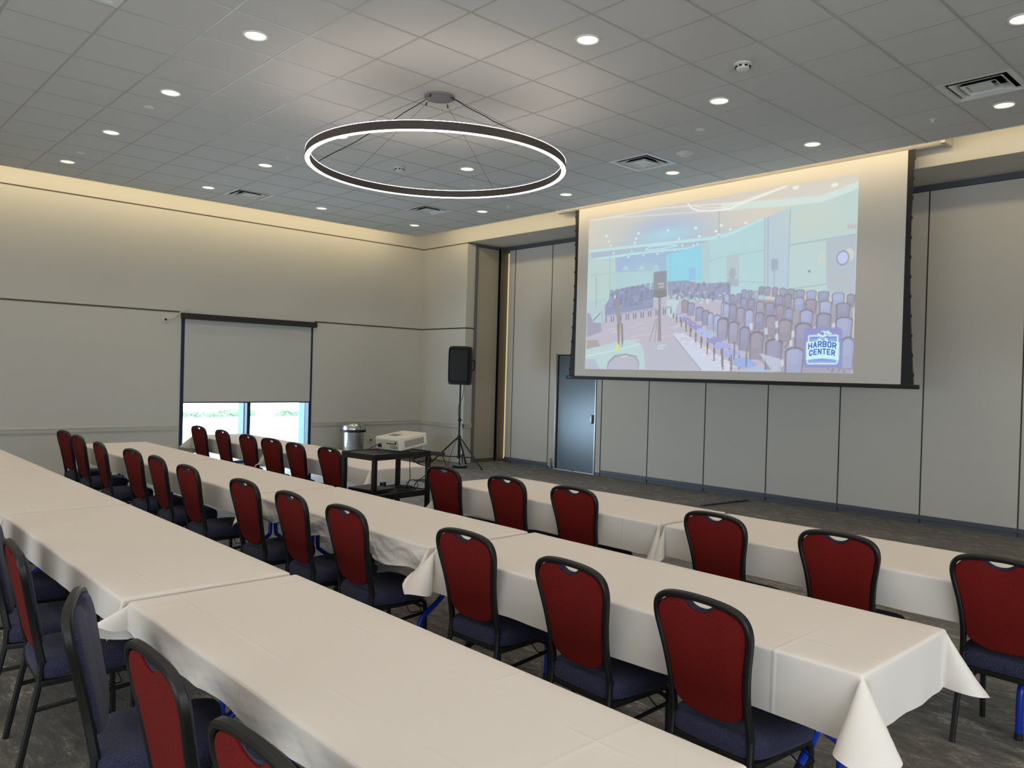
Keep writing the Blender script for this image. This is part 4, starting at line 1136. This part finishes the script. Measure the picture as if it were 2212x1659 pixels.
# ------------------------------------------------------------------ projector cart
cart = thing('projector_cart', 'black metal rolling cart carrying the white projector', 'cart', (-5.835, 3.945, 0), math.radians(7))
cw, cl, hz = 0.215, 0.325, 1.0
bm = NB(); box(bm, -cw, cw, -cl, cl, hz-0.032, hz-0.006, 0.004); 
for sx in (-1, 1): box(bm, sx*cw-0.008, sx*cw+0.008, -cl, cl, hz-0.05, hz, 0.003)
for sy in (-1, 1): box(bm, -cw, cw, sy*cl-0.008, sy*cl+0.008, hz-0.05, hz, 0.003)
obj('top_shelf', bm, M_blackm, cart)
for z in (0.655, 0.16):
    bm = NB(); box(bm, -cw+.012, cw-.012, -cl+.012, cl-.012, z-0.028, z-0.006, 0.003)
    for sx in (-1, 1): box(bm, sx*(cw-.012)-0.006, sx*(cw-.012)+0.006, -cl+.01, cl-.01, z-0.05, z, 0.002)
    for sy in (-1, 1): box(bm, -cw+.012, cw-.012, sy*(cl-.012)-0.006, sy*(cl-.012)+0.006, z-0.05, z, 0.002)
    obj('shelf', bm, M_blackm, cart)
for sx in (-1, 1):
    for sy in (-1, 1):
        bm = NB(); x, y = sx*(cw-0.016), sy*(cl-0.016)
        box(bm, x-0.018, x+0.018, y-0.018, y+0.018, 0.09, hz-0.045, 0.004); lg = obj('leg', bm, M_blackm, cart)
        bm = NB(); lathe(bm, [(0.04, -0.012), (0.04, 0.012)], 18)
        cs = obj('caster', bm, M_black, lg, True); cs.rotation_euler = (0, PI/2, 0); cs.location = (x, y+0.015, 0.041)

pj = thing('projector', 'white projector tilted up on the black cart, cables in its back', 'projector', (-5.875, 4.13, 1.0), math.radians(7))
tilt = math.radians(7.5)
def prj(bm): 
    for v in bm.verts:
        y, z = v.co.y+0.165, v.co.z
        v.co.y = y*math.cos(tilt)-z*math.sin(tilt)-0.165; v.co.z = y*math.sin(tilt)+z*math.cos(tilt)+0.004
    return bm
bm = NB(); box(bm, -0.16, 0.16, -0.165, 0.165, 0.0, 0.112, 0.012, 3); obj('projector_body', prj(bm), M_offwhite, pj, True, 0.5)
bm = NB()
for k in range(15): 
    y = -0.105+k*0.0155
    box(bm, 0.158, 0.162, y, y+0.008, 0.024, 0.082)
obj('side_grille', prj(bm), M_grille, pj)
bm = NB(); box(bm, -0.145, 0.145, -0.167, -0.163, 0.014, 0.092, 0.003); obj('port_recess', prj(bm), mat('port_panel', (176, 170, 152), 0.5, var=0.03), pj)
bm = NB()
for k in range(8): box(bm, -0.01+k*0.016, -0.001+k*0.016, -0.169, -0.166, 0.055, 0.066)
box(bm, 0.105, 0.118, -0.169, -0.166, 0.06, 0.085); box(bm, -0.125, -0.08, -0.172, -0.166, 0.02, 0.045)
obj('port', prj(bm), M_dark, pj)
bm = NB()
for k in range(6): box(bm, 0.03, 0.13, -0.169, -0.166, 0.018+k*0.005, 0.020+k*0.005)
obj('rear_grille', prj(bm), M_grille, pj)
bm = NB(); box(bm, -0.09, 0.02, -0.08, 0.0, 0.1115, 0.1135, 0.001); obj('top_buttons', prj(bm), M_grille, pj)
bm = NB(); 
c45 = [(0.045*math.cos(2*PI*i/24), 0.045*math.sin(2*PI*i/24)) for i in range(24)]
tube(bm, [(-0.05, 0.15, 0.058), (-0.05, 0.178, 0.058)], 0.042, 24); obj('lens_barrel', prj(bm), M_black, pj, True)
bm = NB(); lathe(bm, [(0.014, 0.001), (0.014, 0.008), (0.006, 0.01), (0.006, 0.047)], 12, 0.12, 0.15); lathe(bm, [(0.014, 0.001), (0.014, 0.008), (0.006, 0.01), (0.006, 0.047)], 12, -0.12, 0.15); obj('front_foot', bm, M_offwhite, pj, True)

# closed laptop and cables
lp = thing('laptop', 'closed black laptop lying on the cart middle shelf', 'laptop', (-5.90, 3.83, 0.656), math.radians(12))
bm = NB(); box(bm, -0.165, 0.165, -0.12, 0.12, 0.001, 0.013, 0.004); obj('laptop_base', bm, M_black, lp)
bm = NB(); box(bm, -0.165, 0.165, -0.12, 0.12, 0.0135, 0.021, 0.003); obj('laptop_lid', bm, mat('laptop_lid', (34, 32, 32), 0.4, var=0.1), lp)
ps = thing('power_adapter', 'black laptop power adapter with coiled cord on the cart shelf', 'power adapter', (-5.80, 4.12, 0.656), 0.5)
bm = NB(); box(bm, -0.06, 0.06, -0.028, 0.028, 0.001, 0.03, 0.006); obj('adapter_body', bm, M_black, ps)
bm = NB(); tube(bm, smooth_path([(0.05, 0, 0.012), (0.10, 0.03, 0.01), (0.08, 0.09, 0.05), (0.02, 0.10, 0.07), (-0.02, 0.07, 0.03), (0.03, 0.05, 0.006), (0.11, 0.0, 0.005)], 5), 0.004, 6); obj('cord', bm, M_cable, ps, True)

pst = thing('power_strip', 'black power strip at the cart top corner with cords hanging from it', 'power strip', (-5.665, 4.295, 0.972), math.radians(35))
bm = NB(); box(bm, -0.03, 0.13, -0.022, 0.022, -0.012, 0.022, 0.004); obj('strip_body', bm, M_black, pst)
bm = NB(); tube(bm, smooth_path([(0.0, -0.02, 0), (-0.02, -0.04, -0.15), (-0.02, -0.03, -0.35), (0.01, 0.0, -0.6), (0.02, 0.1, -0.8), (0.05, 0.3, -0.966), (0.1, 0.9, -0.966)], 6), 0.004, 6); obj('cord', bm, M_cable, pst, True)
bm = NB(); tube(bm, smooth_path([(0.10, 0.0, 0), (0.14, 0.03, -0.1), (0.24, 0.1, -0.5), (0.42, 0.3, -0.94), (0.6, 0.7, -0.966)], 6), 0.004, 6); obj('cord', bm, M_cable, pst, True)

def cable(name, pts, r, label):
    bm = NB(); tube(bm, smooth_path(pts, 8), r, 6)
    return tag(obj(name, bm, M_cable, None, True), label, 'cable', 'cables on the projector cart')
cable('video_cable', [(-5.93, 3.955, 1.065), (-5.97, 3.90, 1.035), (-6.0, 3.86, 1.006), (-5.95, 3.80, 1.006), (-5.85, 3.90, 1.006), (-5.72, 3.97, 1.006), (-5.68, 4.08, 1.006)], 0.0042, 'black cable looping from the projector back across the cart top')
cable('video_cable', [(-5.70, 4.29, 0.975), (-5.82, 4.29, 0.93), (-5.90, 4.27, 0.90), (-5.80, 4.28, 0.865), (-5.68, 4.29, 0.87), (-5.66, 4.30, 0.93), (-5.76, 4.31, 0.90), (-5.86, 4.30, 0.88)], 0.006, 'bundle of black cable hanging under the cart top beside its rear leg')
cable('video_cable', [(-5.85, 4.20, 0.955), (-5.76, 4.14, 0.84), (-5.70, 4.10, 0.76), (-5.72, 4.08, 0.69), (-5.80, 4.08, 0.664), (-5.92, 4.05, 0.664)], 0.004, 'black cable hanging in a bow from cart top to middle shelf')
cable('video_cable', [(-5.66, 4.28, 0.80), (-5.70, 4.24, 0.76), (-5.70, 4.17, 0.72), (-5.72, 4.16, 0.67), (-5.66, 4.10, 0.664), (-5.64, 3.95, 0.664)], 0.004, 'thin black cable curving past the cart rear leg onto the middle shelf')

# ------------------------------------------------------------------ loudspeaker on tripod
st = thing('speaker_stand', 'black tripod stand under the loudspeaker by the corner column', 'speaker stand', (-11.1, 9.05, 0), 0)
bm = NB(); tube(bm, [(0, 0, 0.16), (0, 0, 0.86)], 0.0185, 14); obj('lower_pole', bm, M_blackm, st, True)
bm = NB(); tube(bm, [(0, 0, 0.84), (0, 0, 1.50)], 0.0155, 14); obj('upper_pole', bm, M_blackm, st, True)
bm = NB(); lathe(bm, [(0.026, 0.83), (0.028, 0.85), (0.028, 0.88), (0.02, 0.90)], 16); box(bm, 0.02, 0.065, -0.012, 0.012, 0.85, 0.872, 0.005); obj('collar', bm, M_black, st, True)
bm = NB(); lathe(bm, [(0.03, 0.50), (0.036, 0.51), (0.036, 0.56), (0.024, 0.58)], 16); obj('hub', bm, M_black, st, True)
bm = NB(); lathe(bm, [(0.024, 0.17), (0.03, 0.18), (0.03, 0.205), (0.024, 0.215)], 16); obj('hub', bm, M_black, st, True)
for a in (7, 127, 240):
    ca, sa = math.cos(math.radians(a)), math.sin(math.radians(a))
    bm = NB(); tube(bm, [(0.03*ca, 0.03*sa, 0.535), (0.57*ca, 0.57*sa, 0.02)], 0.0135, 10); lg = obj('leg', bm, M_blackm, st, True)
    bm = NB(); tube(bm, [(0.555*ca, 0.555*sa, 0.036), (0.585*ca, 0.585*sa, 0.008)], 0.017, 10); obj('rubber_foot', bm, M_black, lg, True)
    bm = NB(); tube(bm, [(0.025*ca, 0.025*sa, 0.19), (0.37*ca, 0.37*sa, 0.208)], 0.009, 8); obj('brace', bm, M_blackm, st, True)
bm = NB(); tube(bm, [(0.045, -0.01, 0.02), (0.045, -0.01, 0.5)], 0.012, 8); obj('stand_tube', bm, M_blackm, st, True)

sp = thing('loudspeaker', 'black loudspeaker with rounded corners on the tripod stand', 'loudspeaker', (-11.1, 9.05, 1.50), math.radians(38))
bm = NB()
W2, D2, H2 = 0.215, 0.19, 0.69
rings = []
nn = 56
for s, z in [(0.86, 0.0), (0.93, 0.012), (0.97, 0.04), (1.0, 0.2), (1.0, 0.5), (0.985, 0.6), (0.95, 0.655), (0.86, 0.685), (0.6, 0.692)]:
    rg = []
    for i in range(nn):
        a = 2*PI*i/nn; ca, sa = math.cos(a), math.sin(a)
        x = math.copysign(abs(ca)**0.42, ca); y = math.copysign(abs(sa)**0.42, sa)
        tw = 1.0 if y < 0 else 1-0.28*y
        rg.append(bm.verts.new((W2*x*s*tw, D2*y*(0.75+0.25*s), z+0.0)))
    rings.append(rg)
for A_r, B_r in zip(rings, rings[1:]):
    for i in range(nn):
        j = (i+1) % nn; bm.faces.new((A_r[i], A_r[j], B_r[j], B_r[i]))
bm.faces.new(rings[0][::-1]); bm.faces.new(rings[-1])
obj('cabinet', bm, M_black, sp, True, 0.8)
bm = NB(); box(bm, -0.175, 0.175, -D2-0.008, -D2+0.02, 0.05, 0.645, 0.03, 4); obj('front_grille', bm, mat('speaker_grille', (14, 14, 15), 0.6, var=0.2, vscale=200, bump=0.3, bscale=400), sp, True, 0.8)
bm = NB(); tube(bm, smooth_path([(W2-0.03, 0.0, 0.26), (W2+0.03, 0.0, 0.28), (W2+0.034, 0.0, 0.36), (W2+0.03, 0.0, 0.43), (W2-0.03, 0.0, 0.45)], 4), 0.013, 8); obj('handle', bm, M_black, sp, True)
bm = NB(); tube(bm, smooth_path([(-11.06, 9.10, 1.55), (-11.05, 9.075, 1.3), (-11.125, 9.04, 1.1), (-11.08, 9.02, 0.85), (-11.13, 9.06, 0.6), (-11.2, 9.0, 0.35), (-11.25, 8.95, 0.1), (-11.2, 8.9, 0.008), (-11.0, 8.85, 0.008), (-10.9, 9.0, 0.008), (-11.05, 9.15, 0.02), (-11.25, 9.1, 0.008), (-11.3, 9.3, 0.008)], 7), 0.005, 6)
tag(obj('speaker_cable', bm, M_cable, None, True), 'black cable winding down the tripod stand to a coil on the carpet', 'cable')
fx = thing('cable_box', 'small black plug box with silver cords on the carpet under the tripod', 'power strip', (-11.0, 9.0, 0), 0.6)
bm = NB(); box(bm, -0.13, 0.13, -0.03, 0.03, 0.002, 0.045, 0.006); obj('strip_body', bm, M_black, fx)
bm = NB(); tube(bm, smooth_path([(-0.12, 0, 0.03), (-0.05, 0.07, 0.04), (0.06, 0.06, 0.06), (0.1, -0.05, 0.05), (0.0, -0.07, 0.05), (-0.1, 0.03, 0.055)], 6), 0.006, 6); obj('cord', bm, mat('grey_cord', (150, 148, 142), 0.5), fx, True)

# floor cable cover
bm = NB(); box(bm, -0.03, 0.03, -0.5, 0.5, 0.0005, 0.012, 0.005)
o = obj('cable_cover', bm, M_black); o.location = (-5.965, 9.66, 0); o.rotation_euler = (0, 0, math.radians(-5.8))
tag(o, 'black strip cable cover on the carpet before the partition', 'cable cover')

# ------------------------------------------------------------------ trash can, plates
tr = thing('trash_can', 'round brushed steel trash can with domed lid by the window wall', 'trash can', (-12.58, 7.745, 0))
bm = NB(); lathe(bm, [(0.19, 0.0), (0.195, 0.01), (0.195, 0.585)], 48, cap1=False); obj('can_body', bm, M_chrome, tr, True, 0.6)
bm = NB(); lathe(bm, [(0.215, 0.575), (0.232, 0.58), (0.235, 0.60), (0.232, 0.622), (0.215, 0.625)], 48, cap0=True, cap1=True); obj('lid_band', bm, M_black, tr, True, 0.6)
bm = NB(); lathe(bm, [(0.225, 0.624), (0.224, 0.66), (0.21, 0.705), (0.18, 0.738), (0.13, 0.757), (0.05, 0.765), (0.004, 0.766)], 48, cap0=False); obj('dome_lid', bm, M_chrome, tr, True, 0.8)

def plate(name, y, z, w, h, label, cat, kind):
    t = thing(name, label, cat, (XW, y, z))
    bm = NB(); box(bm, 0.0005, 0.006, -w/2, w/2, -h/2, h/2, 0.002); obj('cover_plate', bm, M_plate, t)
    if kind == 'switch':
        bm = NB(); box(bm, 0.006, 0.010, -0.016, 0.016, -0.03, 0.03, 0.002); obj('rocker', bm, M_plate, t)
    elif kind == 'outlet':
        for dz in (-0.022, 0.022):
            bm = NB(); box(bm, 0.006, 0.009, -0.014, 0.014, dz-0.014, dz+0.014, 0.003); so = obj('socket', bm, M_plate, t)
            bm = NB(); box(bm, 0.009, 0.0095, -0.007, -0.004, dz-0.006, dz+0.006); box(bm, 0.009, 0.0095, 0.004, 0.007, dz-0.006, dz+0.006); obj('slot', bm, M_dark, so)
    return t
plate('light_switch', 7.75, 1.145, 0.085, 0.125, 'white light switch plate on the wall above the trash can', 'light switch', 'switch')
plate('light_switch', 4.44, 1.134, 0.085, 0.125, 'white light switch plate below the corded box, beside the shade', 'light switch', 'switch')
ol = plate('wall_outlet', 8.37, 0.40, 0.085, 0.13, 'white wall outlet with black plug beside the trash can', 'outlet', 'outlet')
bm = NB(); box(bm, 0.009, 0.04, -0.016, 0.016, -0.042, -0.01, 0.004); obj('plug', bm, M_black, ol)
bm = NB(); tube(bm, smooth_path([(0.04, 0.0, -0.025), (0.06, 0.04, -0.03), (0.05, 0.10, -0.06), (0.02, 0.15, -0.2), (0.02, 0.2, -0.39)], 5), 0.004, 6); obj('cord', bm, mat('white_cord', (196, 192, 180), 0.5), ol, True)
bx = plate('wall_outlet', 4.48, 2.453, 0.12, 0.15, 'white wall box with cord running up to the shade cassette', 'outlet', 'none')
bm = NB(); box(bm, 0.006, 0.02, 0.0, 0.03, -0.035, -0.005, 0.003); obj('plug', bm, M_black, bx)
bm = NB(); tube(bm, smooth_path([(0.012, 0.03, -0.02), (0.02, 0.12, 0.0), (0.02, 0.2, 0.07), (0.02, 0.32, 0.15), (0.02, 0.38, 0.165), (0.02, 0.39, 0.13)], 5), 0.006, 6); obj('cord', bm, M_plate, bx, True)

# ------------------------------------------------------------------ light
w = bpy.data.worlds.new('world'); S.world = w; w.use_nodes = True
bg = w.node_tree.nodes['Background']; bg.inputs[0].default_value = (0.72, 0.86, 1.0, 1); bg.inputs[1].default_value = 13.0

def lamp(name, kind, loc, power, col, **k):
    l = bpy.data.lights.new(name, kind); l.energy = power; l.color = col
    for a, b in k.items():
        if a not in ('rot', 'portal', 'aim'): setattr(l, a, b)
    o = bpy.data.objects.new(name, l); COL.objects.link(o); o.location = loc
    if 'rot' in k: o.rotation_euler = k['rot']
    if 'aim' in k: o.rotation_euler = Vector(k['aim']).to_track_quat('-Z', 'Y').to_euler()
    return o
WARM = (1.0, 0.865, 0.695)
for j in (-11, -8, -5, -2, 1, 4, 7, 10):
    for i in (-9, -6, -3, 0, 3, 6, 9, 12):
        x = GX+T*(i+0.5); y = GY+T*(j+0.5)
        if (j == 4 and i == 0) or y < YK+0.3 or x > XR-0.2: continue
        lamp('downlight_beam', 'SPOT', (x, y, ZC-0.02), 31, WARM, spot_size=math.radians(112), spot_blend=0.55, shadow_soft_size=0.075)
# cove strips above the ceiling edge, washing the walls
lamp('cove_light', 'AREA', (XE+0.03, 2.2, ZC+0.2), 105, (1.0, 0.80, 0.47), shape='RECTANGLE', size=13.0, size_y=0.05, aim=(-1, 0, -0.55))
bpy.data.objects['cove_light'].rotation_euler = (0, 0, 0)
def cove(name, c, d, along, L, P):
    o = lamp(name, 'AREA', c, P, (1.0, 0.80, 0.47), shape='RECTANGLE', size=L, size_y=0.05)
    z = -Vector(d).normalized(); x = Vector(along).normalized(); y = z.cross(x)
    o.rotation_euler = Matrix((x, y, z)).transposed().to_euler()
    return o
bpy.data.objects.remove(bpy.data.objects['cove_light'])
cove('cove_light', (XE-0.03, 1.7, ZC+0.13), (-1, 0, -0.35), (0, 1, 0), 14.2, 52)
cove('cove_light', (-4.4, YE+0.03, ZC+0.13), (0, 1, -0.35), (1, 0, 0), 15.6, 42)
# window portal, then added daylight fill at the window, right wall and rear wall
o = lamp('window_portal', 'AREA', (XW-0.36, 5.92, 1.3), 1, (1, 1, 1), shape='RECTANGLE', size=2.4, size_y=2.5, aim=(1, 0, 0))
o.data.cycles.is_portal = True
lamp('daylight_fill', 'AREA', (XW+0.03, 5.92, 0.62), 90, (0.62, 0.82, 1.0), shape='RECTANGLE', size=2.1, size_y=0.95, aim=(1, 0, 0))  # added lamp boosting the sky light through the window
lamp('daylight_fill', 'AREA', (XR-0.06, -0.5, 1.5), 285, (0.80, 0.90, 1.0), shape='RECTANGLE', size=7.0, size_y=2.2, aim=(-1, 0, 0))  # fill lamp added on a solid wall, for daylight from unseen windows
lamp('daylight_fill', 'AREA', (-2.5, YK+0.05, 1.5), 225, (0.80, 0.90, 1.0), shape='RECTANGLE', size=9.0, size_y=2.2, aim=(0, 1, 0.0))  # same added fill on the windowless rear wall

# ------------------------------------------------------------------ render look
S.view_settings.view_transform = 'Standard'
S.view_settings.look = 'None'
S.view_settings.exposure = 0.0
S.cycles.use_denoising = True
S.cycles.use_adaptive_sampling = True
S.cycles.adaptive_threshold = 0.03
S.cycles.max_bounces = 6
S.cycles.diffuse_bounces = 5
S.cycles.glossy_bounces = 3
S.cycles.transparent_max_bounces = 6
S.cycles.caustics_reflective = False
S.cycles.caustics_refractive = False
S.cycles.sample_clamp_indirect = 4.0
